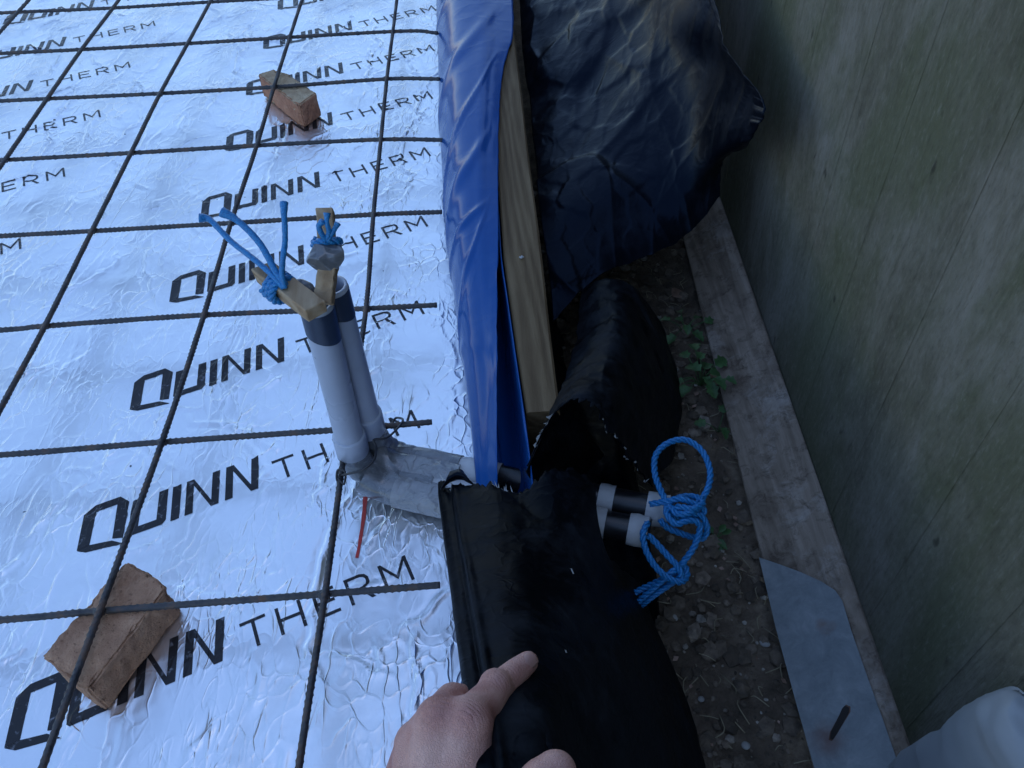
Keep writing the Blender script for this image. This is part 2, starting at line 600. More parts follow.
def mat_plate():
    k = NT('plate_metal')
    c = k.coord()
    n = k.noise(k.warp(c, 20, 0.04), 26, 8, 0.74)
    col = k.ramp(n, [(0.3, (0.13, 0.145, 0.15)), (0.55, (0.21, 0.225, 0.225)), (0.75, (0.30, 0.305, 0.30))])
    def blob(p, r0, r1):
        s = k.n('ShaderNodeVectorMath', operation='DISTANCE')
        k.l(k.warp(c, 60, 0.02, 4), s.inputs[0]); s.inputs[1].default_value = p
        return k.ramp(s.outputs['Value'], [(r0, 1.0), (r1, 0.0)])
    col = k.mix(k.math('MULTIPLY', blob((0.4740, -0.0969, -0.1209), 0.004, 0.022), 0.8), col, (0.12, 0.06, 0.045))
    col = k.mix(k.math('MULTIPLY', blob((0.5037, 0.0154, -0.1085), 0.003, 0.011), 0.7), col, (0.16, 0.08, 0.05))
    k.set(Base_Color=col, Metallic=0.25, Roughness=0.55, Normal=k.bump(n, 0.002))
    return k.m


def mat_rope():
    k = NT('rope_blue')
    c = k.coord()
    f = k.noise(c, 700, 3, 0.6)
    col = k.ramp(f, [(0.3, (0.008, 0.11, 0.30)), (0.6, (0.014, 0.21, 0.50)), (0.8, (0.05, 0.32, 0.60))])
    k.set(Base_Color=col, Roughness=0.38, Normal=k.bump(f, 0.0006))
    return k.m


M = dict(
    foil=mat_foil(), ink=mat_ink(), steel=mat_steel(), soil=mat_soil(), clods=mat_clods(),
    core=mat_plastic('insulation_core', (0.62, 0.53, 0.34), 0.9, 0.1),
    pipe=mat_plastic('grey_pipe', (0.40, 0.44, 0.53), 0.30, 0.05, 0.0002),
    dtape=mat_plastic('dark_tape', (0.035, 0.05, 0.085), 0.3, 0.1, 0.0005),
    stape=mat_polythene('silver_tape', (0.13, 0.135, 0.145), (0.40, 0.41, 0.42), 0.18, 0.6, 0.006, 0.45, 0.7),
    gtape=mat_polythene('gloss_tape', (0.11, 0.115, 0.125), (0.42, 0.43, 0.45), 0.12, 0.8, 0.006, 0.46, 0.9),
    ptape=mat_polythene('pale_tape', (0.26, 0.265, 0.275), (0.46, 0.46, 0.47), 0.25, 0.8, 0.005, 0.45, 0.6, 0.3),
    wtape=mat_plastic('white_tape', (0.55, 0.55, 0.55), 0.45, 0.1, 0.0012, 90),
    bpipe=mat_plastic('black_pipe', (0.012, 0.013, 0.016), 0.28, 0.1),
    black=mat_polythene('black_polythene', (0.0025, 0.0035, 0.0065), (0.016, 0.019, 0.027), 0.28, 0.5, 0.0012, 0.46, 0.12, 0.12, (0.42, 0.62, 1.0)),  # reflections tinted blue in the material, standing in for blue sky
    blackm=mat_polythene('black_membrane', (0.0018, 0.0022, 0.0032), (0.034, 0.037, 0.044), 0.40, 0.6, 0.0014, 0.45, 0.045, 0.2, (0.45, 0.65, 1.0)),  # scuff tone is dust plus the hood's painted grey sheen; reflections tinted blue
    blue=mat_polythene('blue_membrane', (0.008, 0.066, 0.25), (0.07, 0.16, 0.32), 0.20, 0.18, 0.0007, 0.55, 0.16),
    fray=mat_plastic('torn_fibre', (0.42, 0.42, 0.42), 0.7, 0.15),
    timber=mat_wood('form_timber', [(0.10, 0.061, 0.029), (0.15, 0.096, 0.048), (0.20, 0.134, 0.070)], 'Y', 1.8, rough=0.75),
    batten=mat_wood('batten_wood', [(0.16, 0.10, 0.055), (0.32, 0.22, 0.13), (0.42, 0.32, 0.21)], 'Y', 2.0, rough=0.8),
    fence=mat_fence(),
    gravel=mat_wood('gravel_board_wood', [(0.13, 0.094, 0.066), (0.30, 0.232, 0.175), (0.46, 0.375, 0.30)], 'Y', 1.3, rough=0.9, bumpd=0.0018, lich=(0.46, 0.41, 0.36), rings=False, mott=(0.07, 0.048, 0.033)),
    brick=mat_brick('brick_brown', (0.29, 0.15, 0.088), (0.45, 0.25, 0.148), (0.57, 0.355, 0.225)),
    brick2=mat_brick('brick_buff', (0.34, 0.14, 0.08), (0.50, 0.23, 0.13), (0.60, 0.34, 0.20)),
    nail=mat_plastic('nail', (0.44, 0.235, 0.19), 0.4, 0.1),
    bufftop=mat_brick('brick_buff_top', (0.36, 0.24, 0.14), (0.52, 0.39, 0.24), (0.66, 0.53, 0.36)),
    rope=mat_rope(), skin=mat_skin(), plate=mat_plate(),
    sack=mat_polythene('pale_sack', (0.25, 0.26, 0.27), (0.33, 0.34, 0.35), 0.5, 0.3, 0.002),
    leaf=mat_leaf('leaf_green', (0.03, 0.075, 0.02), (0.06, 0.14, 0.04)),
    dleaf=mat_leaf('leaf_dead', (0.16, 0.09, 0.06), (0.34, 0.21, 0.15)),
    stone=mat_plastic('pebble_stone', (0.36, 0.34, 0.31), 0.8, 0.2, 0.001),
    red=mat_plastic('red_paint', (0.60, 0.05, 0.04), 0.5, 0.15),
    wire=mat_plastic('tie_wire', (0.03, 0.03, 0.035), 0.5, 0.2),
    straw=mat_plastic('dry_straw', (0.30, 0.25, 0.16), 0.8, 0.2),
    rust=mat_plastic('rust', (0.16, 0.075, 0.045), 0.9, 0.25, 0.001),
    hole=mat_plastic('slot_shade', (0.015, 0.010, 0.008), 0.9, 0.1),
)

# ------------------------------------------------------------------ ground
GZ = -0.155


def axis_pts(lo, a, b, hi, fine, coarse):
    L = list(np.arange(lo, a, coarse)) + list(np.arange(a, b, fine)) + list(np.linspace(b, hi, max(2, int((hi - b) / coarse) + 1)))
    return np.array(L)


xs = axis_pts(-12, 0.22, 0.54, 12, 0.005, 0.6)
ys = axis_pts(-12, -0.35, 1.0, 12, 0.005, 0.6)
X, Y = np.meshgrid(xs, ys, indexing='ij')
near = ((X > 0.215) & (X < 0.545) & (Y > -0.36) & (Y < 1.01)).astype(float)
Z = GZ + near * (0.016 * fbm(X * 12, Y * 12, None, 3) + 0.010 * np.abs(fbm(X * 45, Y * 45, None, 3)) + 0.02 * np.maximum(0, (X - 0.40) / 0.1) * (Y > 0.5) * 0.5)
nx, ny = X.shape
F = [(i * ny + j, (i + 1) * ny + j, (i + 1) * ny + j + 1, i * ny + j + 1) for i in range(nx - 1) for j in range(ny - 1)]
ground = mesh_from('ground', np.stack([X, Y, Z], -1).reshape(-1, 3), F, M['soil'])
tag(ground, 'bare dark soil of the strip beside the slab', 'soil', kind='structure')


def ground_z(x, y):
    return float(GZ + 0.016 * fbm(np.array([x * 12]), np.array([y * 12]), None, 3)[0] + 0.010 * abs(fbm(np.array([x * 45]), np.array([y * 45]), None, 3)[0]) + 0.02 * max(0, (x - 0.40) / 0.1) * (y > 0.5) * 0.5)


def stone_data(r, seed, flat=0.7):
    bm = bmesh.new()
    bmesh.ops.create_icosphere(bm, subdivisions=1, radius=1)
    R_ = random.Random(seed)
    sx, sy, sz = R_.uniform(0.7, 1.2), R_.uniform(0.7, 1.2), flat * R_.uniform(0.7, 1.1)
    V = np.array([v.co[:] for v in bm.verts])
    V = V * (1 + 0.35 * fbm(V[:, 0] * 1.3 + seed, V[:, 1] * 1.3, V[:, 2] * 1.3, 2))[:, None] * np.array([sx, sy, sz]) * r
    a = R_.uniform(0, 6.28)
    c, s = math.cos(a), math.sin(a)
    V = V @ np.array([[c, s, 0], [-s, c, 0], [0, 0, 1]])
    Fc = [tuple(v.index for v in f.verts) for f in bm.faces]
    bm.free()
    return V, Fc


V = []; F = []; base = 0
for k in range(2400):
    x = rng.uniform(0.235, 0.50); y = rng.uniform(-0.3, 0.95)
    r = 0.0018 + 0.012 * rng.random() ** 4.5
    v, f = stone_data(r, k)
    v = v + np.array([x, y, ground_z(x, y) + r * 0.2])
    V.append(v); F += [tuple(i + base for i in q) for q in f]; base += len(v)
clods = mesh_from('soil_clods', np.vstack(V), F, M['clods'], None, smooth=False)
tag(clods, 'small clods and stones strewn over the dark soil', 'clods', kind='stuff')

V = []; F = []; base = 0
for k in range(260):
    x = rng.uniform(0.25, 0.49); y = rng.uniform(-0.25, 0.85); a = rng.uniform(0, 6.28); L = rng.uniform(0.008, 0.03)
    z = ground_z(x, y) + 0.006
    b = rng.uniform(-0.006, 0.006)
    P = [(x, y, z), (x + L * .5 * math.cos(a) + b, y + L * .5 * math.sin(a) - b, z + 0.003), (x + L * math.cos(a), y + L * math.sin(a), z - 0.001)]
    v, f = tube_data(catmull(P, 6), 0.0006, 4, True, base)
    V.append(v); F += f; base += len(v)
tag(mesh_from('straw_litter', np.vstack(V), F, M['straw']), 'dry stalks and root bits scattered on the soil', 'litter', kind='stuff')

# ------------------------------------------------------------------ insulation with foil face
FX0, FX1, FY0, FY1 = -1.7, 0.176, -0.7, 2.6
fx = axis_pts(FX0, -1.0, FX1 - 0.0001, FX1, 0.003, 0.03)
fx = np.unique(np.round(fx, 5))
fy = np.unique(np.round(axis_pts(FY0, -0.2, 1.62, FY1, 0.003, 0.03), 5))
FXm, FYm = np.meshgrid(fx, fy, indexing='ij')
FH = 0.0012 * fbm(FXm * 7, FYm * 5, None, 3) + 0.0005 * fbm(FXm * 30, FYm * 22, None, 2)
crease_rng = random.Random(21)


def add_crease(x, y, ang, L, amp, w):
    """a wandering crease: a ridge with a small valley beside it"""
    global FH
    n = max(3, int(L / 0.012))
    pts = [(x, y)]
    a = ang
    for _ in range(n):
        a = ang + crease_rng.gauss(0, 0.38)
        pts.append((pts[-1][0] + math.cos(a) * L / n, pts[-1][1] + math.sin(a) * L / n))
    P = np.array(pts)
    lo = P.min(0) - 0.03; hi = P.max(0) + 0.03
    i0, i1 = np.searchsorted(fx, [lo[0], hi[0]]); j0, j1 = np.searchsorted(fy, [lo[1], hi[1]])
    if i1 <= i0 or j1 <= j0: return
    gx, gy = FXm[i0:i1, j0:j1], FYm[i0:i1, j0:j1]
    best = np.full(gx.shape, 1.0); side = np.zeros(gx.shape); tt = np.zeros(gx.shape)
    for q in range(n):
        d = P[q + 1] - P[q]; l2 = d @ d + 1e-12
        t = np.clip(((gx - P[q][0]) * d[0] + (gy - P[q][1]) * d[1]) / l2, 0, 1)
        ex = gx - P[q][0] - t * d[0]; ey = gy - P[q][1] - t * d[1]
        dist = np.hypot(ex, ey)
        m = dist < best
        best = np.where(m, dist, best)
        side = np.where(m, np.sign(d[0] * ey - d[1] * ex), side)
        tt = np.where(m, (q + t) / n, tt)
    env = np.sin(np.pi * np.clip(tt, 0, 1)) ** 0.6
    sd = best * side
    prof = np.exp(-(best / w) ** 2) - 0.5 * np.exp(-((sd - 1.7 * w) / w) ** 2)
    FH[i0:i1, j0:j1] += amp * env * prof


for k in range(520):
    x = crease_rng.uniform(-1.0, 0.16); y = crease_rng.uniform(-0.2, 1.6)
    u = crease_rng.random()
    if u < 0.45: ang = math.radians(95 + crease_rng.gauss(0, 14)); L = crease_rng.uniform(0.05, 0.2)
    elif u < 0.8: ang = math.radians(55 + crease_rng.gauss(0, 20)); L = crease_rng.uniform(0.03, 0.11)
    else: ang = math.radians(crease_rng.uniform(0, 180)); L = crease_rng.uniform(0.02, 0.07)
    add_crease(x, y, ang, L, crease_rng.uniform(0.0006, 0.0022), crease_rng.uniform(0.0018, 0.0034))
# the long wrinkles that run away from the camera in the photograph
for (x, y, L) in ((-0.012, -0.10, 0.22), (-0.035, 0.02, 0.20), (0.075, -0.12, 0.13), (0.015, 0.62, 0.55), (0.00, 0.95, 0.6), (-0.20, 0.62, 0.5), (-0.42, 0.30, 0.9), (-0.33, 1.0, 0.5), (-0.62, 0.75, 0.5), (-0.03, 0.12, 0.12)):
    add_crease(x, y, math.radians(92), L, 0.0026, 0.0028)

fnx, fny = FXm.shape
foil_root = empty('insulation_board', (0, 0, -0.1))
tag(foil_root, 'silver foil faced insulation with black printed lettering, under the steel mesh', 'insulation')
F = [(i * fny + j, (i + 1) * fny + j, (i + 1) * fny + j + 1, i * fny + j + 1) for i in range(fnx - 1) for j in range(fny - 1)]
adopt(mesh_from('foil_facing', np.stack([FXm, FYm, FH], -1).reshape(-1, 3), F, M['foil']), foil_root)
bm = bmesh.new()
bmesh.ops.create_cube(bm, size=1)
bmesh.ops.scale(bm, vec=(FX1 - FX0 - .004, FY1 - FY0 - .004, 0.096), verts=bm.verts)
bmesh.ops.translate(bm, vec=((FX0 + FX1) / 2, (FY0 + FY1) / 2, -0.053), verts=bm.verts)
adopt(bm_obj('foam_core', bm, M['core']), foil_root)


def foil_h(x, y):
    i = np.clip(np.searchsorted(fx, x) - 1, 0, fnx - 2); j = np.clip(np.searchsorted(fy, y) - 1, 0, fny - 2)
    tx = (x - fx[i]) / (fx[i + 1] - fx[i]); ty = (y - fy[j]) / (fy[j + 1] - fy[j])
    return (FH[i, j] * (1 - tx) * (1 - ty) + FH[i + 1, j] * tx * (1 - ty) + FH[i, j + 1] * (1 - tx) * ty + FH[i + 1, j + 1] * tx * ty)


# printed lettering, glyph outlines in millimetres from the left end of the baseline
GLY = [
    [(0, 6), (10.9, 49.6), (23.7, 57.4), (50, 57.5), (57.9, 46.5), (46, 1.5), (35.5, 5), (45.8, 48.5), (23.5, 48.5), (12.7, 7.5)],
    [(0, 5.6), (12.7, 7.1), (35, 2.5), (46, -6.6), (8.3, -0.2)],
    [(61.6, 44.4), (51.4, 3), (54, 0), (86, 0), (90.5, 4), (99.8, 44.4), (90, 44.4), (81.4, 8.6), (62.4, 8.6), (71.2, 44.4)],
    [(104.8, 44), (114.1, 44), (104, 0), (94.8, 0)],
    [(120, 44.4), (128, 44.4), (140, 8), (148.6, 44.4), (157, 44.4), (146.4, 0), (138, 0), (126.2, 36), (118.2, 0), (109.8, 0)],
    [(163.9, 44.4), (172.3, 44.4), (184.1, 8.4), (192.3, 44.4), (200.8, 44.4), (190.2, 0), (182, 0), (170, 36), (161.8, 0), (153.4, 0)],
    [(205, 30), (230, 30), (230, 26.8), (219.2, 26.8), (219.2, 0), (215.8, 0), (215.8, 26.8), (205, 26.8)],
    [(239.6, 30), (243, 30), (243, 17), (261.4, 17), (261.4, 30), (264.8, 30), (264.8, 0), (261.4, 0), (261.4, 13.8), (243, 13.8), (243, 0), (239.6, 0)],
    [(276.3, 30), (298.4, 30), (298.4, 26.8), (279.7, 26.8), (279.7, 17), (296.5, 17), (296.5, 13.8), (279.7, 13.8), (279.7, 3.2), (298.8, 3.2), (298.8, 0), (276.3, 0)],
    [(309.5, 30), (326, 30), (331, 28), (333.6, 24), (333.6, 18.5), (331, 14.5), (326, 12.4), (334.5, 0), (330.3, 0), (322.2, 12), (312.9, 12), (312.9, 15.2), (325.5, 15.2), (329, 17), (330.3, 20), (330.3, 23), (329, 25.4), (325.5, 26.8), (312.9, 26.8), (312.9, 0), (309.5, 0)],
    [(345.5, 30), (348.6, 30), (360.3, 12.2), (372, 30), (375.2, 30), (375.2, 0), (371.8, 0), (371.8, 24.4), (360.3, 7.2), (348.9, 24.4), (348.9, 0), (345.5, 0)],
]
TH = math.radians(22.4)
ct, st_ = math.cos(TH), math.sin(TH)


def lettering(ox, oy):
    bm = bmesh.new()
    for gi, g in enumerate(GLY):
        g = [(a + (7 if gi > 5 else 0), b) for a, b in g]
        pts = [(ox + (px * ct - py * st_) * 0.001, oy + (px * st_ + py * ct) * 0.001) for px, py in g]
        b2 = [bm.verts.new((x, y, 0)) for x, y in pts]
        bm.faces.new(b2)
    co = np.array([v.co[:2] for v in bm.verts])
    if co[:, 0].max() < -1.25 or co[:, 1].min() > 1.9:
        bm.free(); return
    bm.normal_update()
    bmesh.ops.triangulate(bm, faces=bm.faces[:], ngon_method='EAR_CLIP')
    for axis, A in ((0, fx), (1, fy)):
        lo, hi = co[:, axis].min(), co[:, axis].max()
        for q in A[(A > lo) & (A < hi)]:
            p = [0, 0, 0]; n = [0, 0, 0]
            p[axis] = q; n[axis] = 1
            bmesh.ops.bisect_plane(bm, geom=bm.verts[:] + bm.edges[:] + bm.faces[:], plane_co=p, plane_no=n, dist=1e-7)
    bm.verts.ensure_lookup_table()
    c = np.array([v.co[:2] for v in bm.verts])
    h = foil_h(np.clip(c[:, 0], FX0 + .001, FX1 - .001), c[:, 1])
    for v, z in zip(bm.verts, h):
        v.co.z = z + 0.00045
    for f in bm.faces:
        f.normal_update()
        if f.normal.z < 0: f.normal_flip()
    adopt(bm_obj('printed_lettering', bm, M['ink'], smooth=True), foil_root)


for cidx in (0, -1):
    for r in range(-1, 9):
        if cidx == -1 and r < 2: continue
        lettering(-0.2805 + 0.613 * cidx, -0.1015 + 0.197 * r + 0.004 * abs(cidx))

# red paint mark on the foil
P = catmull([(0.0154, 0.1472, 0.0000), (0.0156, 0.1240, 0.0000), (0.0146, 0.0968, 0.0000), (0.0125, 0.0721, 0.0000)], 24)
V = []
for k, p in enumerate(P):
    w = 0.0024 - 0.00004 * k + 0.0002 * math.sin(k * 0.9)
    for s in (-1, 1):
        x, y = p[0] + s * w, p[1]
        V.append((x, y, float(foil_h(np.array([x]), np.array([y]))[0]) + 0.0009))
F = [(2 * k, 2 * k + 1, 2 * k + 3, 2 * k + 2) for k in range(len(P) - 1)]
tag(mesh_from('paint_mark', V, F, M['red']), 'short red painted line on the foil below the pipe elbow', 'paint mark')

# ------------------------------------------------------------------ steel mesh
mesh_root = empty('steel_mesh', (0, 0, 0.046))
tag(mesh_root, 'grid of ribbed steel reinforcement bars laid over the foil on bricks', 'steel mesh')


def rebar(ctrl, detail):
    P = catmull(ctrl, 40 * len(ctrl))
    L = np.concatenate([[0], np.cumsum(np.linalg.norm(np.diff(P, axis=0), axis=1))])
    n = int(L[-1] / detail)
    s = np.linspace(0, L[-1], n)
    P = np.stack([np.interp(s, L, P[:, k]) for k in range(3)], 1)
    sides = 10
    a = np.linspace(0, 2 * np.pi, sides, endpoint=False)
    ph = (s[:, None] / 0.0065 + np.where(np.sin(a) > 0, 1, -1)[None, :] * np.cos(a)[None, :] * 0.55)
    rib = np.clip(np.cos(2 * np.pi * ph), 0, 1) ** 2 * np.abs(np.sin(a))[None, :] ** 0.5
    rad = 0.0031 + 0.0010 * rib
    V, F = tube_data(P, rad, sides, True)
    adopt(mesh_from('bar', V, F, M['steel']), mesh_root)


ZH, ZV = 0.050, 0.0575
HB = [
    [(-0.2986, 0.0005, 0.0500), (-0.2082, 0.0033, 0.0500), (-0.0024, 0.0062, 0.0500), (0.1036, 0.0080, 0.0500)],
    [(-0.3748, 0.1964, 0.0500), (-0.1999, 0.2006, 0.0500), (0.0007, 0.2029, 0.0500), (0.0922, 0.2056, 0.0500)],
    [(-0.4542, 0.4003, 0.0500), (-0.3987, 0.4028, 0.0500), (-0.1995, 0.4054, 0.0500), (0.0066, 0.3990, 0.0500), (0.0947, 0.3975, 0.0500)],
    [(-0.5331, 0.6030, 0.0500), (-0.4015, 0.6017, 0.0500), (-0.2030, 0.6009, 0.0500), (-0.0001, 0.6009, 0.0500), (0.0988, 0.5969, 0.0500)],
    [(-0.6064, 0.8119, 0.0500), (-0.4038, 0.8104, 0.0500), (-0.2014, 0.8105, 0.0500), (-0.0017, 0.8062, 0.0500), (0.0997, 0.7932, 0.0500)],
    [(-0.6938, 1.0159, 0.0500), (-0.4073, 1.0086, 0.0500), (-0.2047, 1.0077, 0.0500), (-0.0041, 1.0128, 0.0500), (0.0907, 1.0010, 0.0500)],
    [(-0.7710, 1.2144, 0.0500), (-0.6102, 1.2107, 0.0500), (-0.4036, 1.2097, 0.0500), (-0.0039, 1.2097, 0.0500), (0.0843, 1.1909, 0.0500)],
    [(-0.8495, 1.4160, 0.0500), (-0.6075, 1.4074, 0.0500), (-0.4027, 1.4093, 0.0500), (-0.2052, 1.4070, 0.0500), (0.0792, 1.3973, 0.0500)],
]
for k, c in enumerate(HB):
    c = [np.array(p) for p in c]
    d = (c[0] - c[-1]); d /= np.linalg.norm(d); d = 0.5 * d + 0.5 * np.array([-1, 0, 0])
    lead = [c[0] + d * t for t in (0.9, 0.6, 0.3)]
    rebar(lead + c, 0.0021 if k < 4 else 0.004)
for yy in (-0.4, -0.2):
    rebar([(-1.6, yy, ZH), (-.8, yy, ZH), (0.1, yy, ZH)], 0.003)
for yy in (1.6, 1.8, 2.0, 2.2, 2.4):
    rebar([(-1.6, yy, ZH), (-.8, yy, ZH), (0.1, yy, ZH)], 0.006)
VB = {
    2: [(-0.0041, -0.1469, 0.0575), (-0.0002, 0.0011, 0.0575), (0.0022, 0.1966, 0.0575), (0.0074, 0.3895, 0.0575), (0.0026, 0.5912, 0.0575), (0.0003, 0.7945, 0.0575), (-0.0023, 1.0011, 0.0575), (-0.0019, 1.1941, 0.0575)],
    1: [(-0.2088, -0.1397, 0.0575), (-0.2039, -0.0008, 0.0575), (-0.1967, 0.1944, 0.0575), (-0.1952, 0.3967, 0.0575), (-0.1987, 0.5900, 0.0575), (-0.1974, 0.7987, 0.0575), (-0.2004, 0.9922, 0.0575), (-0.2009, 1.1943, 0.0575)],
    0: [(-0.3942, 0.2559, 0.0575), (-0.3922, 0.3941, 0.0575), (-0.3949, 0.5908, 0.0575), (-0.3972, 0.7971, 0.0575), (-0.4002, 0.9912, 0.0575), (-0.3975, 1.1942, 0.0575), (-0.3961, 1.3892, 0.0575)],
    -1: [(-0.5975, 0.7986, 0.0575), (-0.6003, 0.9974, 0.0575), (-0.6020, 1.1951, 0.0575), (-0.5986, 1.3874, 0.0575)],
}
for k, c in VB.items():
    c = [np.array(p) for p in c]
    x0, x1 = c[0][0], c[-1][0]
    lo = np.arange(-0.6, c[0][1] - 0.1, 0.25)
    hi = np.arange(c[-1][1] + 0.2, 2.5, 0.3)
    full = [np.array([x0 + (k - 2) * 0.0, y, ZV]) for y in lo] + c + [np.array([x1, y, ZV]) for y in hi]
    rebar(full, 0.0021 if k > 0 else 0.003)
for xx in (-0.8, -1.0, -1.2, -1.4):
    rebar([(xx, -0.6, ZV), (xx, 1.0, ZV), (xx, 2.4, ZV)], 0.005)

bm = bmesh.new()
bmesh.ops.create_icosphere(bm, subdivisions=2, radius=1)
for v in bm.verts:
    v.co = Vector((v.co.x * 0.0058, v.co.y * 0.0056, v.co.z * 0.0044)) * (1 + 0.15 * math.sin(v.co.x * 5 + v.co.y * 3))
weld_me = bpy.data.meshes.new('weld'); bm.to_mesh(weld_me); bm.free(); weld_me.materials.append(M['steel'])
CROSS = [(-0.2062, 0.0013, 0.0535), (-0.0013, 0.0033, 0.0535), (-0.1985, 0.1977, 0.0535), (0.0017, 0.2000, 0.0535), (-0.3956, 0.3987, 0.0535), (-0.1975, 0.4013, 0.0535), (0.0070, 0.3941, 0.0535), (-0.3984, 0.5966, 0.0535), (-0.2010, 0.5958, 0.0535), (0.0015, 0.5970, 0.0535), (-0.6022, 0.8057, 0.0535), (-0.4007, 0.8042, 0.0535), (-0.1997, 0.8058, 0.0535), (-0.0008, 0.8016, 0.0535), (-0.6050, 1.0057, 0.0535), (-0.4037, 0.9995, 0.0535), (-0.2027, 1.0005, 0.0535), (-0.0034, 1.0094, 0.0535)]
for p in CROSS:
    o = bpy.data.objects.new('weld', weld_me); COL.objects.link(o)
    o.parent = mesh_root
    o.location = Vector(p) - mesh_root.location

# ------------------------------------------------------------------ bricks


def rough_prism(name, foot, h, mat, seed, amp=0.003, cuts=4, top_shift=(0, 0), parent=None):
    bm = bmesh.new()
    lo = [bm.verts.new((x, y, 0.001)) for x, y in foot]
    hi = [bm.verts.new((x + top_shift[0], y + top_shift[1], h)) for x, y in foot]
    bm.faces.new(lo[::-1]); bm.faces.new(hi)
    n = len(foot)
    for i in range(n):
        bm.faces.new((lo[i], lo[(i + 1) % n], hi[(i + 1) % n], hi[i]))
    bmesh.ops.recalc_face_normals(bm, faces=bm.faces[:])
    bmesh.ops.bevel(bm, geom=bm.edges[:], offset=0.0018, segments=2, affect='EDGES')
    bmesh.ops.triangulate(bm, faces=bm.faces[:])
    for _ in range(cuts):
        le = [e for e in bm.edges if e.calc_length() > 0.0042]
        if not le: break
        bmesh.ops.subdivide_edges(bm, edges=le, cuts=1)
        bmesh.ops.triangulate(bm, faces=bm.faces[:])
    bm.normal_update()
    V = np.array([v.co[:] for v in bm.verts]); N = np.array([v.normal[:] for v in bm.verts])
    d = amp * fbm(V[:, 0] * 40 + seed, V[:, 1] * 40, V[:, 2] * 40, 4, 0.6) + 0.35 * amp * fbm(V[:, 0] * 260 + seed, V[:, 1] * 260, V[:, 2] * 260, 2)
    edge_ = 1 - np.abs(N).max(1)            # vertices on rounded edges chip off more
    d = d - amp * (1.6 + 9 * edge_) * np.clip(fbm(V[:, 0] * 45 - seed, V[:, 1] * 45, V[:, 2] * 45, 3) - 0.08, 0, 1)
    for v, n_, k in zip(bm.verts, N, d):
        v.co += Vector(n_) * k
        v.co.z = max(v.co.z, 0.0012)
    return bm_obj(name, bm, mat, parent, smooth=True)


b1 = rough_prism('brick', [p[:2] for p in ((-0.2014, 0.0572, 0.0455), (-0.1779, 0.0447, 0.0455), (-0.1591, 0.0307, 0.0455), (-0.1553, 0.0232, 0.0455), (-0.1987, -0.0684, 0.0455), (-0.2042, -0.0671, 0.0455), (-0.2487, -0.0357, 0.0455), (-0.2460, -0.0257, 0.0455))], 0.0455, M['brick'], 3, 0.003, 5)
tag(b1, 'brown broken half brick under the mesh, covering part of the nearest lettering', 'brick')
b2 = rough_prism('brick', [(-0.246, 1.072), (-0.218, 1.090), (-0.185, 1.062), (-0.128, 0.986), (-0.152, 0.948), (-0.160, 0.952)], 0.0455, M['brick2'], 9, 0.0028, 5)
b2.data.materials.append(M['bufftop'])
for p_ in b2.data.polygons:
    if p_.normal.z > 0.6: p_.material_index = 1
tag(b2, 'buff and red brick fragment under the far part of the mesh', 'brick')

# ------------------------------------------------------------------ formwork board with notch for the pipes
for (ya, yb, lab) in ((0.168, 2.6, 'pale timber formwork board on edge between blue sheet and black polythene'), (-0.7, 0.028, 'timber formwork board continuing beneath the lifted black flap')):
    bm = bmesh.new()
    nseg = max(4, int((yb - ya) / 0.05))
    rows_ = []
    for i in range(nseg + 1):
        y = ya + (yb - ya) * i / nseg
        w = 0.0008 * math.sin(y * 5.3) + 0.0005 * math.sin(y * 17)
        tp_ = 0.05 * max(0.0, 0.42 - max(y, 0.1))
        rows_.append([bm.verts.new(p) for p in ((0.181 + w + tp_, y, GZ - .02), (0.181 + w + tp_, y, 0.0975), (0.1835 + w + tp_, y, 0.1), (0.2255 + w, y, 0.1), (0.228 + w, y, 0.0975), (0.228 + w, y, GZ - .02))])
    for i in range(nseg):
        for j in range(6):
            k = (j + 1) % 6
            bm.faces.new((rows_[i][j], rows_[i][k], rows_[i + 1][k], rows_[i + 1][j]))
    bm.faces.new(rows_[0]); bm.faces.new(rows_[-1][::-1])
    bmesh.ops.recalc_face_normals(bm, faces=bm.faces[:])
    tag(bm_obj('formwork_board', bm, M['timber']), lab, 'timber board', 'timber formwork boards')
chip = rough_prism('paint_chip', [(0, 0), (0.006, 0.001), (0.0065, 0.0045), (0.001, 0.005)], 0.002, M['wtape'], 4, 0.0003, 1)
chip.location = (0.2004, 0.4143, 0.1000)
tag(chip, 'tiny white chip lying on top of the timber formwork board', 'chip')

# ------------------------------------------------------------------ blue membrane
rows = []
#        y      x1     free-edge x, z   bulge
for (y, x1, xe, ze, zt, xt) in ((2.5, 0.060, 0.236, 0.104, 0.106, 0.150), (1.9, 0.070, 0.235, 0.104, 0.106, 0.155), (1.35, 0.080, 0.233, 0.1045, 0.107, 0.160), (1.06, 0.088, 0.226, 0.1045, 0.107, 0.165),
                          (0.925, 0.091, 0.204, 0.1045, 0.108, 0.162), (0.80, 0.095, 0.192, 0.105, 0.108, 0.158), (0.626, 0.102, 0.183, 0.106, 0.106, 0.152), (0.48, 0.112, 0.178, 0.106, 0.100, 0.150), (0.367, 0.121, 0.172, 0.100, 0.090, 0.152),
                          (0.25, 0.131, 0.167, 0.090, 0.078, 0.155), (0.124, 0.139, 0.162, 0.080, 0.066, 0.153), (0.0, 0.146, 0.160, 0.07, 0.06, 0.155), (-0.2, 0.150, 0.165, 0.07, 0.06, 0.158)):
    rows.append([(x1 + 0.030, y, 0.004), (x1 + 0.004, y, 0.020), (x1, y, 0.045), (x1 * 0.6 + xt * 0.4, y, zt * 0.84), (xt, y, zt), (xt * .45 + xe * .55, y, (zt + ze) / 2 + .001), (xe, y, ze)])
S = sheet_surface(rows, 420, 56)
N = normals_of(S)
yy = S[..., 1]
tcol = np.linspace(0, 1, S.shape[1])[None, :]
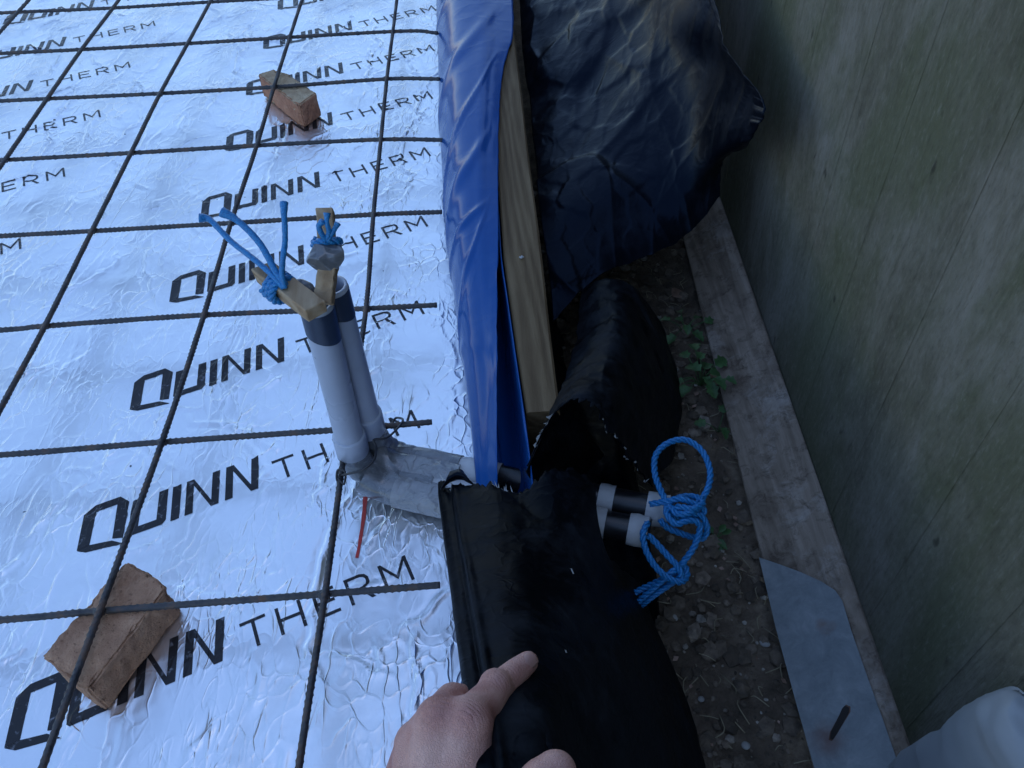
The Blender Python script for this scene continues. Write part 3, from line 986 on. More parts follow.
# diagonal pulled folds, ridges and dents
fold = 0
for (y0, sl, amp, wd) in ((1.28, 0.22, 0.006, 0.012), (0.98, 0.50, 0.009, 0.030), (0.74, 0.62, 0.008, 0.013), (0.60, 0.30, 0.010, 0.022), (0.50, 0.10, 0.008, 0.008), (0.41, 0.34, 0.006, 0.009), (0.30, -0.10, 0.005, 0.012)):
    d = yy - (y0 + sl * (tcol - 0.5) + 0.012 * fbm(tcol * 4 + y0 * 9 + 0 * yy, 0 * yy + y0))
    fold = fold + amp * np.exp(-(d / wd) ** 2) * np.sin(np.pi * np.clip(tcol * 1.15, 0, 1)) ** 0.7
crk = 0.0010 * fbm(yy * 10, tcol * 3 + 0 * yy, None, 2) + 0.38 * fold
sgn = np.sign(N[..., 2:3].mean())
S = S + N * sgn * crk[..., None] * (0.15 + 0.85 * np.sin(np.pi * np.clip(tcol, 0, 1)) ** 0.5)[..., None]
S[:, -1, 0] += 0.0025 * fbm(yy[:, -1] * 25, 0 * yy[:, -1])
on_board = (S[..., 0] > 0.176)
S[..., 2] = np.where(on_board, np.maximum(S[..., 2], 0.1022), np.maximum(S[..., 2], 0.003))
mb = sheet_obj('blue_membrane', S, M['blue'])
tag(mb, 'blue plastic membrane folded up over the timber board along the foil edge', 'plastic sheet')
# upstand layer against the inner face of the board
rows = []
for y in list(np.arange(-0.7, 0.7, 0.07)) + list(np.arange(0.7, 2.6, 0.15)):
    tp_ = 0.05 * max(0.0, 0.42 - max(y, 0.1))
    rows.append([(0.140, y, 0.0035), (0.170, y, 0.006), (0.1765 + .6 * tp_, y, 0.03), (0.1775 + tp_, y, 0.07), (0.1785 + tp_, y, 0.0985), (0.1795 + tp_, y, 0.1015)])
S = sheet_surface(rows, 330, 40)
S[..., 0] -= 0.0022 * np.abs(fbm(S[..., 1] * 9, S[..., 2] * 14, None, 3)) * (S[..., 2] < 0.1)
mb2 = sheet_obj('membrane_upstand', S, M['blue'])
tag(mb2, 'inner layer of blue membrane turned up against the board face, in shadow', 'plastic sheet')

# ------------------------------------------------------------------ pipes
PR = 0.0145


def pipe_assembly(label, base, top, hend, tape_lo, tape_cols, bands):
    root = empty('duct_pipe', base)
    tag(root, label, 'pipe', 'pair of grey duct pipes')
    base = np.array(base); top = np.array(top); hend = np.array(hend)
    up = (top - base) / np.linalg.norm(top - base)
    hd = hend - np.array([base[0], base[1], hend[2]]); hd /= np.linalg.norm(hd)
    bend_r = 0.034
    a0 = base + up * 0.042
    Lv = np.linalg.norm(top - a0)
    # vertical pipe, open topped with wall thickness
    t = np.linspace(0, 1, 14)
    P = a0[None] + (top - a0)[None] * t[:, None]
    prof = np.vstack([P, P[::-1][:8]])
    rad = np.concatenate([np.full(14, PR), np.full(8, PR - 0.0028)])
    V, F = tube_data(P, PR, 28, False)
    V2, F2 = tube_data(P[6:], PR - 0.0028, 28, False, len(V))
    n1 = len(V)
    F = F + [f[::-1] for f in F2]
    la = 13 * 28; lb = n1 + 7 * 28
    F += [(la + j, la + (j + 1) % 28, lb + (j + 1) % 28, lb + j) for j in range(28)]
    adopt(mesh_from('riser', np.vstack([V, V2]), F, M['pipe']), root)
    # collar of the elbow
    cpath = np.array([a0 - up * 0.014, a0 - up * 0.012, a0 + up * 0.012, a0 + up * 0.0145, a0 + up * 0.0145])
    adopt(tube('collar', cpath, np.array([PR + .0005, PR + .0026, PR + .0026, PR + .002, PR]), M['pipe'], sides=28, cap=False), root)
    # elbow swept from vertical to horizontal
    corner = np.array([base[0], base[1], hend[2]]) + up * 0.0
    pa = a0 - up * 0.010
    pb = corner + hd * 0.045
    q = np.linspace(0, 1, 18)[:, None]
    bez = (1 - q) ** 2 * pa + 2 * q * (1 - q) * corner + q ** 2 * pb
    adopt(tube('elbow', bez, np.full(18, PR + 0.0022) + 0.0006 * np.sin(np.arange(18) * 2.1), M['stape'], sides=28, cap=False), root)
    # horizontal run
    pc = corner + hd * 0.042
    Lh = np.linalg.norm(hend - pc)
    t = np.linspace(0, 1, 30)[:, None]
    Hrun = pc + (hend - pc) * t
    adopt(tube('run', Hrun, PR, M['bpipe'], sides=24), root)
    for (s0, s1, mk, ex) in bands:
        t = np.linspace(s0, s1, 10)[:, None]
        Pb = pc + (hend - pc) * t
        rr = PR + ex + 0.0008 * np.abs(np.sin(np.arange(10) * 2.7))
        V, F = tube_data(Pb, np.asarray(rr), 24, False)
        a = fbm(V[:, 0] * 90, V[:, 1] * 90, V[:, 2] * 90, 2)
        ax = pc + (hend - pc) * (((V - pc) @ (hend - pc)) / Lh ** 2)[:, None]
        V = ax + (V - ax) * (1 + 0.05 * a)[:, None]
        adopt(mesh_from('tape_band', V, F, M[mk]), root)
    # tape near the top
    ta = top - up * tape_lo; tb = top - up * 0.004
    t = np.linspace(0, 1, 8)[:, None]
    V, F = tube_data(ta + (tb - ta) * t, PR + 0.0006, 28, False)
    drop = np.clip(1 - np.arange(len(V)) // 28 / 7.0, 0, 1) * 0.006 * np.sin(np.arange(len(V)) % 28 / 28 * 6.28)
    V = V + up[None] * drop[:, None]
    adopt(mesh_from('top_tape', V, F, M['dtape']), root)
    return root, top, up


p1, t1, up1 = pipe_assembly('nearer of the two grey upright duct pipes, with blue rope and batten across its top',
    (0.0102, 0.1644, 0.0300), (0.0165, 0.167, 0.262), (0.3108, 0.0686, 0.0185), 0.036, None,
    [(0.0, .16, 'stape', .0018), (.16, .34, 'wtape', .0012), (0.745, .836, 'wtape', .0014), (0.92, 0.99, 'wtape', .0014)])
p2, t2, up2 = pipe_assembly('farther of the two grey upright duct pipes, its top wrapped in grey plastic',
    ((0.0102, 0.1644, 0.0300)[0] + 0.017, (0.0102, 0.1644, 0.0300)[1] + 0.027, 0.03), (0.0255, 0.196, 0.257), (0.3332, 0.0921, 0.0185), 0.030, None,
    [(0.0, .2, 'stape', .0018), (.2, .36, 'wtape', .0012), (0.742, .80, 'wtape', .0014), (0.92, 1.0, 'wtape', .0024)])

wp = catmull([(0.0278, 0.1521, 0.0340), (0.0480, 0.1448, 0.0240), (0.0756, 0.1354, 0.0215), (0.1179, 0.1215, 0.0205)], 40)
T_, N_, B_ = frames(wp)
a_ = np.linspace(0, 2 * np.pi, 40, endpoint=False)
hz = np.cross(T_, (0, 0, 1.0)); hz /= np.linalg.norm(hz, axis=1)[:, None]; vt = np.cross(hz, T_)
wx = 0.0305 * np.cos(a_)
wz = np.sqrt(np.maximum(0.0165 ** 2 - (np.abs(wx) - 0.0145) ** 2, 0.0))
wz = np.where(np.abs(wx) < 0.0145, np.maximum(wz, 0.0118), wz) * np.sign(np.sin(a_))
Vw = wp[:, None] + hz[:, None] * wx[None, :, None] + vt[:, None] * wz[None, :, None]
Vw = Vw + np.array([-0.004, 0.011, 0.0])
cen = Vw.mean(1, keepdims=True)
Vw = cen + (Vw - cen) * (1 + 0.022 * ridged(Vw[..., 0] * 30, Vw[..., 1] * 60, Vw[..., 2] * 60, 2))[..., None]
Vw[..., 2] = np.maximum(Vw[..., 2], 0.0025)
Fw = [(i * 40 + j, i * 40 + (j + 1) % 40, (i + 1) * 40 + (j + 1) % 40, (i + 1) * 40 + j) for i in range(39) for j in range(40)]
wrap_o = mesh_from('tape_wrap', Vw.reshape(-1, 3), Fw, M['gtape'])
Vb = cen + (Vw - cen) * 1.035
mesh_from('pale_band', Vb[20:].reshape(-1, 3), [tuple(i - 0 for i in f) for f in Fw[:19 * 40]], M['ptape'], wrap_o)
tag(wrap_o, 'shiny silver tape wrapped in a bulky sleeve round both pipe elbows', 'tape')

# tie wire round the pipes
W = [(-0.0023, 0.1386, 0.0520), (0.0110, 0.1254, 0.0720), (0.0276, 0.1232, 0.0800), (0.0392, 0.1332, 0.0820), (0.0396, 0.1513, 0.0800), (0.0378, 0.1573, 0.0840), (0.0492, 0.1623, 0.0800), (0.0567, 0.1822, 0.0680), (0.0617, 0.2041, 0.0580), (0.0525, 0.2145, 0.0500), (0.0477, 0.2096, 0.0460)]
tag(tube('tie_wire', catmull(W, 90), 0.0013, M['wire'], sides=6), 'thin dark tie wire looped round the pipe bases to the steel mesh', 'wire')
W = [(-0.0003, 0.1286, 0.0620), (0.0060, 0.1222, 0.0600), (0.0077, 0.1311, 0.0680), (-0.0002, 0.1357, 0.0660), (-0.0016, 0.1277, 0.0600), (0.0037, 0.1213, 0.0580)]
tag(tube('tie_wire', catmull(W, 50), 0.0013, M['wire'], sides=6), 'small knot of dark tie wire on the bar beside the pipe elbow', 'wire')

# battens plugging the pipe tops


def batten(label, a, b, w, h, up, mat, seed, splinter=True):
    a = np.array(a); b = np.array(b)
    d = (b - a); L = np.linalg.norm(d); d /= L
    up = np.array(up, float); s = np.cross(d, up); s /= np.linalg.norm(s); u = np.cross(s, d)
    bm = bmesh.new()
    n = 9
    ringv = []
    for i in range(n):
        t = i / (n - 1)
        p = a + d * L * t
        ring = []
        for (ss, uu) in ((-1, -1), (1, -1), (1, 1), (-1, 1)):
            jit = rng.uniform(-.0004, .0004)
            e = rng.uniform(-.003, .003) if i in (0, n - 1) and splinter else 0
            ring.append(bm.verts.new(tuple(p + s * ss * (w / 2 + jit) + u * uu * (h / 2 + jit) + d * e)))
        ringv.append(ring)
    for i in range(n - 1):
        for j in range(4):
            bm.faces.new((ringv[i][j], ringv[i][(j + 1) % 4], ringv[i + 1][(j + 1) % 4], ringv[i + 1][j]))
    bm.faces.new(ringv[0][::-1]); bm.faces.new(ringv[-1])
    bmesh.ops.recalc_face_normals(bm, faces=bm.faces[:])
    bmesh.ops.bevel(bm, geom=[e for e in bm.edges if e.calc_face_angle(0) > 0.8], offset=0.0008, segments=1, affect='EDGES')
    o = bm_obj('batten', bm, mat)
    tag(o, label, 'batten')
    return o


batten('short pale wood batten lying across the nearer pipe top under three rope ends', (-0.0274, 0.1905, 0.2830), (0.0252, 0.1373, 0.2780), 0.019, 0.013, (0, 0, 1), M['batten'], 1)
batten('narrow wood batten sticking up above the farther pipe top', (0.0340, 0.2081, 0.3300), (0.0333, 0.1767, 0.2980), 0.0145, 0.006, (0, -.6, .7), M['batten'], 2)
batten('split wood offcut hanging in front of the farther pipe top', (0.0334, 0.1793, 0.2960), (0.0269, 0.1551, 0.2720), 0.015, 0.013, (0, -.6, .7), M['batten'], 3)


def wad(name, label, cat, c, rad, mat, seed, rot=0.0):
    """folded plastic: flat facets and sharp creases"""
    R_ = random.Random(seed)
    bm = bmesh.new()
    bmesh.ops.create_icosphere(bm, subdivisions=2, radius=1)
    for v in bm.verts:
        k = 1 + R_.uniform(-0.22, 0.22)
        v.co = Vector((v.co.x * rad[0] * k, v.co.y * rad[1] * k, v.co.z * rad[2] * k))
    bmesh.ops.rotate(bm, cent=(0, 0, 0), matrix=Matrix.Rotation(rot, 3, 'Z'), verts=bm.verts)
    bmesh.ops.translate(bm, vec=c, verts=bm.verts)
    bmesh.ops.bevel(bm, geom=bm.edges[:], offset=0.0006, segments=1, affect='EDGES')
    return tag(bm_obj(name, bm, mat, smooth=False), label, cat)


wad('tape_wad', 'crumpled grey plastic wrapped round the farther pipe top and batten', 'tape', (0.0321, 0.1784, 0.3010), (0.0150, 0.0110, 0.0125), M['stape'], 3)
wad('tape_wad', 'crumpled grey plastic behind the batten on the nearer pipe top', 'tape', (0.0033, 0.1741, 0.2720), (0.014, 0.009, 0.010), M['stape'], 8, -0.4)

# rope tied round battens with loose ends
strand = lambda ctrl, r0, r1, n=40: tube_data(catmull(ctrl, n), np.concatenate([np.linspace(r0, r0, n - 9), np.linspace(r0, r1, 9)]), 8, True)


def strands(name, label, lst, rings):
    V = []; F = []; b = 0
    for ctrl, r0, r1 in lst:
        v, f = strand(ctrl, r0, r1)
        v = v + 0.0005 * np.stack([fbm(v[:, 0] * 300, v[:, 1] * 300, v[:, 2] * 300 + q * 9, 2) for q in range(3)], 1)
        V.append(v); F += [tuple(i + b for i in q) for q in f]; b += len(v)
    root = mesh_from(name, np.vstack(V), F, M['rope'])
    tag(root, label, 'rope')
    for ctrl in rings:
        rope_mesh('wrap', [ctrl], M['rope'], root, 0.0019, 0.0019, 0.016)
    return root


def ring_path(c, d, r, turns=2.2, adv=0.0045, n=22):
    d = np.array(d, float); d /= np.linalg.norm(d)
    e = np.cross(d, (0, 0, 1.0)); e /= np.linalg.norm(e); f = np.cross(d, e)
    return [np.array(c) + (e * math.cos(a) * r[0] + f * math.sin(a) * r[1]) + d * adv * (a / 6.283 - turns / 2) for a in np.linspace(0, 6.283 * turns, n)]


bd = np.array((0.0252, 0.1373, 0.2780)) - np.array((-0.0274, 0.1905, 0.2830))
strands('rope_ends', 'three loose blue rope ends fanning up from the nearer pipe top',
    [([(-0.0033, 0.1585, 0.2880), (-0.0146, 0.1693, 0.2960), (-0.0325, 0.1861, 0.3020), (-0.0483, 0.2002, 0.3060), (-0.0598, 0.2115, 0.3120), (-0.0703, 0.2229, 0.3160), (-0.0781, 0.2223, 0.3180)], 0.0026, 0.0040),
     ([(-0.0016, 0.1597, 0.2890), (-0.0088, 0.1676, 0.2980), (-0.0153, 0.1780, 0.3080), (-0.0221, 0.1871, 0.3160), (-0.0312, 0.1950, 0.3240), (-0.0407, 0.2016, 0.3300), (-0.0501, 0.2053, 0.3340)], 0.0029, 0.0046),
     ([(-0.0021, 0.1572, 0.2890), (-0.0025, 0.1619, 0.3000), (0.0005, 0.1674, 0.3120), (0.0027, 0.1767, 0.3200), (0.0043, 0.1832, 0.3300), (0.0043, 0.1912, 0.3380), (0.0038, 0.2009, 0.3420)], 0.0024, 0.0036)],
    [ring_path((-0.0113, 0.1700, 0.2800), bd, (0.0118, 0.0098), 3.2)])
bd2 = np.array((0.0340, 0.1742, 0.3000)) - np.array((0.0339, 0.2039, 0.3250))
strands('rope_ends', 'short blue rope ends knotted on the batten of the farther pipe top',
    [([(0.0358, 0.1787, 0.3190), (0.0332, 0.1790, 0.3260), (0.0327, 0.1803, 0.3320), (0.0367, 0.1811, 0.3360)], 0.0024, 0.0029),
     ([(0.0366, 0.1787, 0.3190), (0.0398, 0.1797, 0.3270), (0.0395, 0.1809, 0.3340), (0.0402, 0.1861, 0.3400)], 0.0022, 0.0030),
     ([(0.0375, 0.1786, 0.3190), (0.0425, 0.1808, 0.3250), (0.0475, 0.1843, 0.3310)], 0.0022, 0.0030)],
    [ring_path((0.0331, 0.1895, 0.3080), bd2, (0.0105, 0.0075), 1.4)])

# ------------------------------------------------------------------ black polythene, far crinkled sheet
G = [
    [(0.2599, 1.5822, 0.1000), (0.3480, 1.4995, 0.1500), (0.4346, 1.3753, 0.2000), (0.4951, 1.1901, 0.2500), (0.4854, 0.8625, 0.3000)],
    [(0.2466, 1.1496, 0.0450), (0.3378, 1.0826, 0.1050), (0.4239, 1.0263, 0.1650), (0.4666, 0.8453, 0.2250), (0.4785, 0.6477, 0.2580)],
    [(0.2464, 0.8938, 0.0200), (0.3384, 0.8732, 0.0700), (0.4115, 0.8210, 0.1250), (0.4689, 0.7401, 0.1800), (0.5017, 0.5044, 0.2450)],
    [(0.2424, 0.6302, 0.0200), (0.3230, 0.6417, 0.0500), (0.3995, 0.6467, 0.0750), (0.4628, 0.6310, 0.1200), (0.4992, 0.5071, 0.2000)],
    [(0.2441, 0.5035, 0.0000), (0.3188, 0.5613, 0.0200), (0.3880, 0.5814, 0.0350), (0.4450, 0.5882, 0.0600), (0.4983, 0.6134, 0.1000)],
    [(0.2434, 0.4287, -0.0200), (0.3140, 0.4925, 0.0000), (0.3826, 0.5303, 0.0000), (0.4409, 0.5579, 0.0100), (0.4955, 0.5979, 0.0500)],
]
S = sheet_surface(G, 260, 170)
N = normals_of(S)
N *= np.sign(N[..., 2].mean())
q = crumple(S[..., :2], 0.085, 4, 0.6)
q2 = crumple(S[..., :2] + 0.01 * fbm(S[..., 0] * 20, S[..., 1] * 20)[..., None], 0.030, 7, 0.7)
S = S + N * (0.0055 * q + 0.0014 * q2)[..., None]
v_ = np.linspace(0, 1, 170)
S[-1, :, 1] += 0.006 * fbm(v_ * 14, v_ * 0)
u_ = np.linspace(0, 1, 260)
S[:, -6:, 0] -= (0.005 * np.abs(fbm(u_ * 12, u_ * 0)))[:, None]
S[..., 0] = np.minimum(S[..., 0], 0.536 + 0.030 * S[..., 1])
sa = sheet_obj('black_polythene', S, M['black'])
tag(sa, 'large crinkled black polythene sheet heaped between timber board and fence', 'plastic sheet')

# hood of black membrane over the pipes
G = [
    [(0.2871, 0.4632, 0.0000), (0.3046, 0.4487, 0.0300), (0.3350, 0.4398, 0.0300), (0.3732, 0.4617, -0.0200), (0.4123, 0.4873, -0.1000)],
    [(0.2643, 0.3333, 0.0450), (0.2860, 0.2977, 0.0850), (0.3153, 0.2951, 0.0850), (0.3601, 0.3435, 0.0100), (0.4130, 0.3974, -0.1000)],
    [(0.2370, 0.2142, 0.0950), (0.2593, 0.1954, 0.1250), (0.2872, 0.1894, 0.1200), (0.3343, 0.2343, 0.0400), (0.3951, 0.3025, -0.0900)],
    [(0.2174, 0.1563, 0.1120), (0.2382, 0.1515, 0.1450), (0.2660, 0.1439, 0.1480), (0.3157, 0.1709, 0.0600), (0.3717, 0.2234, -0.0600)],
    [(0.1945, 0.0973, 0.1040), (0.2218, 0.1386, 0.1350), (0.2551, 0.1329, 0.1500), (0.2838, 0.1230, 0.0900), (0.3219, 0.1231, 0.0200)],
]
S = sheet_surface(G, 110, 110)
N = normals_of(S); N *= np.sign(N[..., 2].mean())
S = S + N * (0.003 * crumple(S[..., :2], 0.06, 31) + 0.0012 * crumple(S[..., :2], 0.02, 33) + 0.0012 * fbm(S[..., 0] * 40, S[..., 1] * 40, S[..., 2] * 40, 2))[..., None]
edge = S[-1].copy()
ts = np.linspace(0, 1, 110)
S[-2] += (0.004 * fbm(ts * 22, ts * 0 + 3.3, None, 3))[:, None] * np.array([0.6, 0.8, 0.2])
S[-1] += (0.014 * fbm(ts * 30, ts * 0 + 3.3, None, 3))[:, None] * np.array([0.6, 0.8, 0.2])
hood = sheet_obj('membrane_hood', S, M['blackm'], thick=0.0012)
tag(hood, 'black membrane hood arching over the pipe ends, torn along its opening', 'plastic sheet')


def fray(parent, E, out, seed, w=0.0035, dens=0.6):
    R_ = random.Random(seed)
    V = []; F = []
    for k in range(len(E) - 1):
        if R_.random() > dens: continue
        a = np.array(E[k]); b = np.array(E[k + 1])
        o_ = np.array(out) * R_.uniform(0.2, 1.0) * w + np.array([R_.uniform(-1, 1), R_.uniform(-1, 1), R_.uniform(-.5, 1)]) * w * 0.5
        up = np.array([0, 0, 0.0009])
        i = len(V)
        V += [a + up, b + up, (a + b) / 2 + o_ + up, a - up, b - up, (a + b) / 2 + o_]
        F += [(i, i + 1, i + 2), (i + 4, i + 3, i + 5), (i, i + 2, i + 5, i + 3), (i + 1, i + 4, i + 5, i + 2), (i, i + 3, i + 4, i + 1)]
    return mesh_from('torn_edge', V, F, M['fray'], parent, smooth=False)


fray(hood, S[-1][2:26], (-0.7, -0.6, 0.2), 5, 0.004, 0.55)
fray(hood, S[-1][62:106], (-0.7, -0.6, 0.2), 6, 0.0025, 0.3)

# black sheet added under the pipes to stand in for deep shade
rows = []
for y, zz in ((-0.28, -0.165), (-0.1, -0.165), (0.02, -0.15), (0.12, -0.06), (0.2, -0.05), (0.3, -0.10), (0.45, -0.16), (0.6, -0.165)):
    rows.append([(0.231, y, 0.02 if 0.05 < y < 0.3 else -0.02), (0.245, y, zz * .7), (0.275, y, zz), (0.315, y, zz - .008), (0.345 - 0.06 * (y > .5), y, -0.172)])
S = sheet_surface(rows, 120, 50)
S = S + np.array([0, 0, 1.0]) * (0.006 * ridged(S[..., 0] * 14, S[..., 1] * 9, None, 2))[..., None]
shade_sheet = sheet_obj('trench_shade_sheet', S, M['blackm'], thick=0.001)
tag(shade_sheet, 'added black sheet standing in for the shade in the trench beneath the pipe ends', 'plastic sheet')

G = [
    [(0.1894, 0.0910, 0.1035), (0.2124, 0.1431, 0.1035), (0.2295, 0.1783, 0.0980)],
    [(0.1966, 0.0898, 0.0850), (0.2264, 0.1420, 0.0650), (0.2545, 0.1883, 0.0500)],
    [(0.2076, 0.0982, 0.0500), (0.2440, 0.1498, 0.0000), (0.2859, 0.2147, -0.0400)],
]
S = sheet_surface(G, 40, 40)
S = S + np.array([0, 0, 0.002]) * fbm(S[..., 0] * 60, S[..., 1] * 60, None, 2)[..., None]
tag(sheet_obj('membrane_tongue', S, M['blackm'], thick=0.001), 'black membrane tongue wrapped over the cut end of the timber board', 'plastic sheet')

# flap held up by the hand
G = [
    [(0.1061, 0.0896, 0.0850), (0.1285, 0.0819, 0.1000), (0.1550, 0.0731, 0.1080), (0.1842, 0.0642, 0.1080), (0.2135, 0.0852, 0.1120), (0.2504, 0.0764, 0.0980), (0.2538, 0.0304, 0.0600), (0.2983, 0.0338, -0.0200)],
    [(0.1159, 0.0169, 0.1200), (0.1378, 0.0108, 0.1350), (0.1675, 0.0055, 0.1400), (0.1939, 0.0009, 0.1350), (0.2181, 0.0064, 0.1250), (0.2425, 0.0100, 0.1000), (0.2751, 0.0019, 0.0300), (0.3111, 0.0034, -0.0500)],
    [(0.1279, -0.0659, 0.1750), (0.1496, -0.0738, 0.1900), (0.1770, -0.0757, 0.1900), (0.1973, -0.0739, 0.1750), (0.2218, -0.0716, 0.1550), (0.2483, -0.0615, 0.1100), (0.2873, -0.0435, 0.0200), (0.3262, -0.0263, -0.0800)],
    [(0.1391, -0.1369, 0.2350), (0.1577, -0.1427, 0.2450), (0.1809, -0.1448, 0.2450), (0.2012, -0.1408, 0.2200), (0.2251, -0.1303, 0.1800), (0.2521, -0.1195, 0.1300), (0.2929, -0.0895, 0.0200), (0.3383, -0.0598, -0.1000)],
    [(0.1474, -0.1864, 0.2800), (0.1627, -0.1910, 0.2850), (0.1839, -0.1941, 0.2800), (0.2042, -0.1877, 0.2400), (0.2245, -0.1806, 0.2000), (0.2522, -0.1659, 0.1400), (0.2992, -0.1267, 0.0100), (0.3443, -0.0955, -0.1100)],
    [(0.1535, -0.2282, 0.3050), (0.1680, -0.2329, 0.3100), (0.1859, -0.2354, 0.3000), (0.2060, -0.2308, 0.2500), (0.2264, -0.2208, 0.2000), (0.2549, -0.2047, 0.1300), (0.3023, -0.1686, 0.0000), (0.3481, -0.1383, -0.1200)],
    [(0.1592, -0.2703, 0.3200), (0.1722, -0.2740, 0.3250), (0.1871, -0.2755, 0.3100), (0.2065, -0.2709, 0.2500), (0.2262, -0.2625, 0.2000), (0.2548, -0.2489, 0.1200), (0.3028, -0.2201, -0.0100), (0.3500, -0.1908, -0.1300)],
]
S = sheet_surface(G, 150, 150)
N = normals_of(S); N *= np.sign(N[..., 2].mean())
us = np.linspace(0, 1, 150)[:, None]; vs = np.linspace(0, 1, 150)[None, :]
S = S + N * (0.0018 * fbm(vs * 5 + us * 1.5, us * 2.5, None, 3) + 0.0009 * crumple(S[..., :2], 0.05, 12) + 0.0025 * np.exp(-((vs - 0.10) / 0.02) ** 2) - 0.0025 * np.exp(-((vs - 0.06) / 0.02) ** 2))[..., None]
tp = np.linspace(0, 1, 150)
rag = 0.016 * np.abs(fbm(tp * 9, tp * 0 + 1.1, None, 4)) + 0.008 * fbm(tp * 40, tp * 0 + 5, None, 2)
S[0, :, 1] += rag; S[1, :, 1] += rag * .5
S[0, :5, 1] += 0.008
# rolled left edge folded back underneath
n_roll = 16
roll = []
for i in range(150):
    e = S[i, 0]; d = S[i, 3] - S[i, 0]; d /= np.linalg.norm(d) + 1e-9; nn = N[i, 0]
    row = []
    for k in range(n_roll, 0, -1):
        a = math.pi * min(1.0, k / 9.0)
        r = 0.0045
        p = e - d * r * math.sin(a) - nn * r * (1 - math.cos(a))
        if k > 9: p = p + d * (k - 9) * 0.006
        row.append(p)
    roll.append(row)
S2 = np.concatenate([np.array(roll), S], axis=1)
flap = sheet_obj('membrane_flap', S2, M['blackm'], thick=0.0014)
tag(flap, 'black membrane flap lifted by the hand, folded edge over the foil', 'plastic sheet')
fray(flap, S[0][2:20], (-0.4, 0.9, 0.4), 15, 0.007, 0.25)
fray(flap, S[0][44:60], (-0.3, 0.9, 0.4), 16, 0.005, 0.4)
for (i, j, L_, a_) in ((40, 84, 0.006, 1.4), (74, 66, 0.003, 1.0)):
    n0 = N[i, j]; p0 = S[i, j] + n0 * 0.0012
    t0 = S[i, j + 3] - S[i, j]; t0 /= np.linalg.norm(t0); t1 = np.cross(n0, t0)
    d0 = t0 * math.cos(a_) + t1 * math.sin(a_); e0 = np.cross(n0, d0)
    w0 = 0.0009 if L_ < 0.015 else 0.0004
    V = [p0 + d0 * L_ * u + e0 * w0 * s1 + n0 * h0 for u in (0, 0.5, 1.0) for s1, h0 in ((-1, 0), (0, 0.0004), (1, 0))]
    mesh_from('scuff', V, [(0, 1, 4, 3), (1, 2, 5, 4), (3, 4, 7, 6), (4, 5, 8, 7)], M['fray'] if L_ < 0.015 else M['stape'], flap)
# dark torn shred at the corner
shred = sheet_surface([[(0.1065, 0.0875, 0.0880), (0.1215, 0.0930, 0.0950), (0.1407, 0.0833, 0.1000)], [(0.1134, 0.0900, 0.1000), (0.1242, 0.0925, 0.1050), (0.1364, 0.0846, 0.1050)], [(0.1171, 0.0991, 0.1000), (0.1229, 0.1022, 0.1000), (0.1305, 0.0957, 0.1000)]], 12, 12)
shred = shred + 0.002 * np.stack([fbm(shred[..., 0] * 90, shred[..., 1] * 90, None, 2)] * 3, -1)
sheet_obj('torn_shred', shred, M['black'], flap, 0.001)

# ------------------------------------------------------------------ blue rope knotted at the pipe ends
rope_mesh_obj = rope_mesh('blue_rope', [
    [(0.3288, 0.0681, 0.0550), (0.3220, 0.0874, 0.0600), (0.3187, 0.1093, 0.0620), (0.3228, 0.1298, 0.0660), (0.3367, 0.1411, 0.0700), (0.3556, 0.1435, 0.0700), (0.3699, 0.1313, 0.0660), (0.3746, 0.1115, 0.0600), (0.3694, 0.0934, 0.0550), (0.3573, 0.0799, 0.0500), (0.3420, 0.0728, 0.0500)],
    [(0.3098, 0.0808, 0.0520), (0.3225, 0.0782, 0.0580), (0.3372, 0.0765, 0.0640), (0.3505, 0.0724, 0.0600), (0.3608, 0.0700, 0.0520), (0.3560, 0.0658, 0.0450), (0.3413, 0.0652, 0.0440), (0.3293, 0.0679, 0.0500), (0.3340, 0.0688, 0.0620), (0.3463, 0.0642, 0.0640), (0.3599, 0.0742, 0.0580), (0.3568, 0.0870, 0.0500), (0.3425, 0.0867, 0.0520), (0.3298, 0.0785, 0.0550), (0.3313, 0.0634, 0.0600), (0.3441, 0.0612, 0.0620), (0.3578, 0.0722, 0.0560)],
    [(0.3282, 0.0842, 0.0520), (0.3229, 0.0642, 0.0580), (0.3299, 0.0537, 0.0560), (0.3440, 0.0572, 0.0560), (0.3542, 0.0548, 0.0480), (0.3482, 0.0414, 0.0360), (0.3378, 0.0316, 0.0260), (0.3253, 0.0219, 0.0180), (0.3083, 0.0189, 0.0080), (0.2907, 0.0180, -0.0060), (0.2735, 0.0157, -0.0200)],
    [(0.3387, 0.0608, 0.0580), (0.3558, 0.0646, 0.0520), (0.3627, 0.0570, 0.0400), (0.3591, 0.0522, 0.0300), (0.3497, 0.0565, 0.0260), (0.3379, 0.0594, 0.0300), (0.3261, 0.0629, 0.0350), (0.3184, 0.0682, 0.0420)],
    [(0.3044, 0.0604, 0.0520), (0.2979, 0.0486, 0.0500), (0.2993, 0.0358, 0.0420), (0.3065, 0.0227, 0.0340), (0.3169, 0.0136, 0.0280), (0.3294, 0.0108, 0.0220), (0.3382, 0.0188, 0.0180), (0.3370, 0.0286, 0.0200), (0.3230, 0.0197, 0.0260), (0.3091, 0.0145, 0.0120), (0.2936, 0.0102, -0.0080), (0.2793, 0.0096, -0.0300)],
    [(0.3034, 0.0503, 0.0450), (0.3124, 0.0428, 0.0380), (0.3207, 0.0325, 0.0340), (0.3281, 0.0235, 0.0300), (0.3312, 0.0160, 0.0240), (0.3217, 0.0147, 0.0120), (0.3030, 0.0096, -0.0040), (0.2915, 0.0110, -0.0300)],
], M['rope'], None, 0.0018, 0.0017, 0.019)
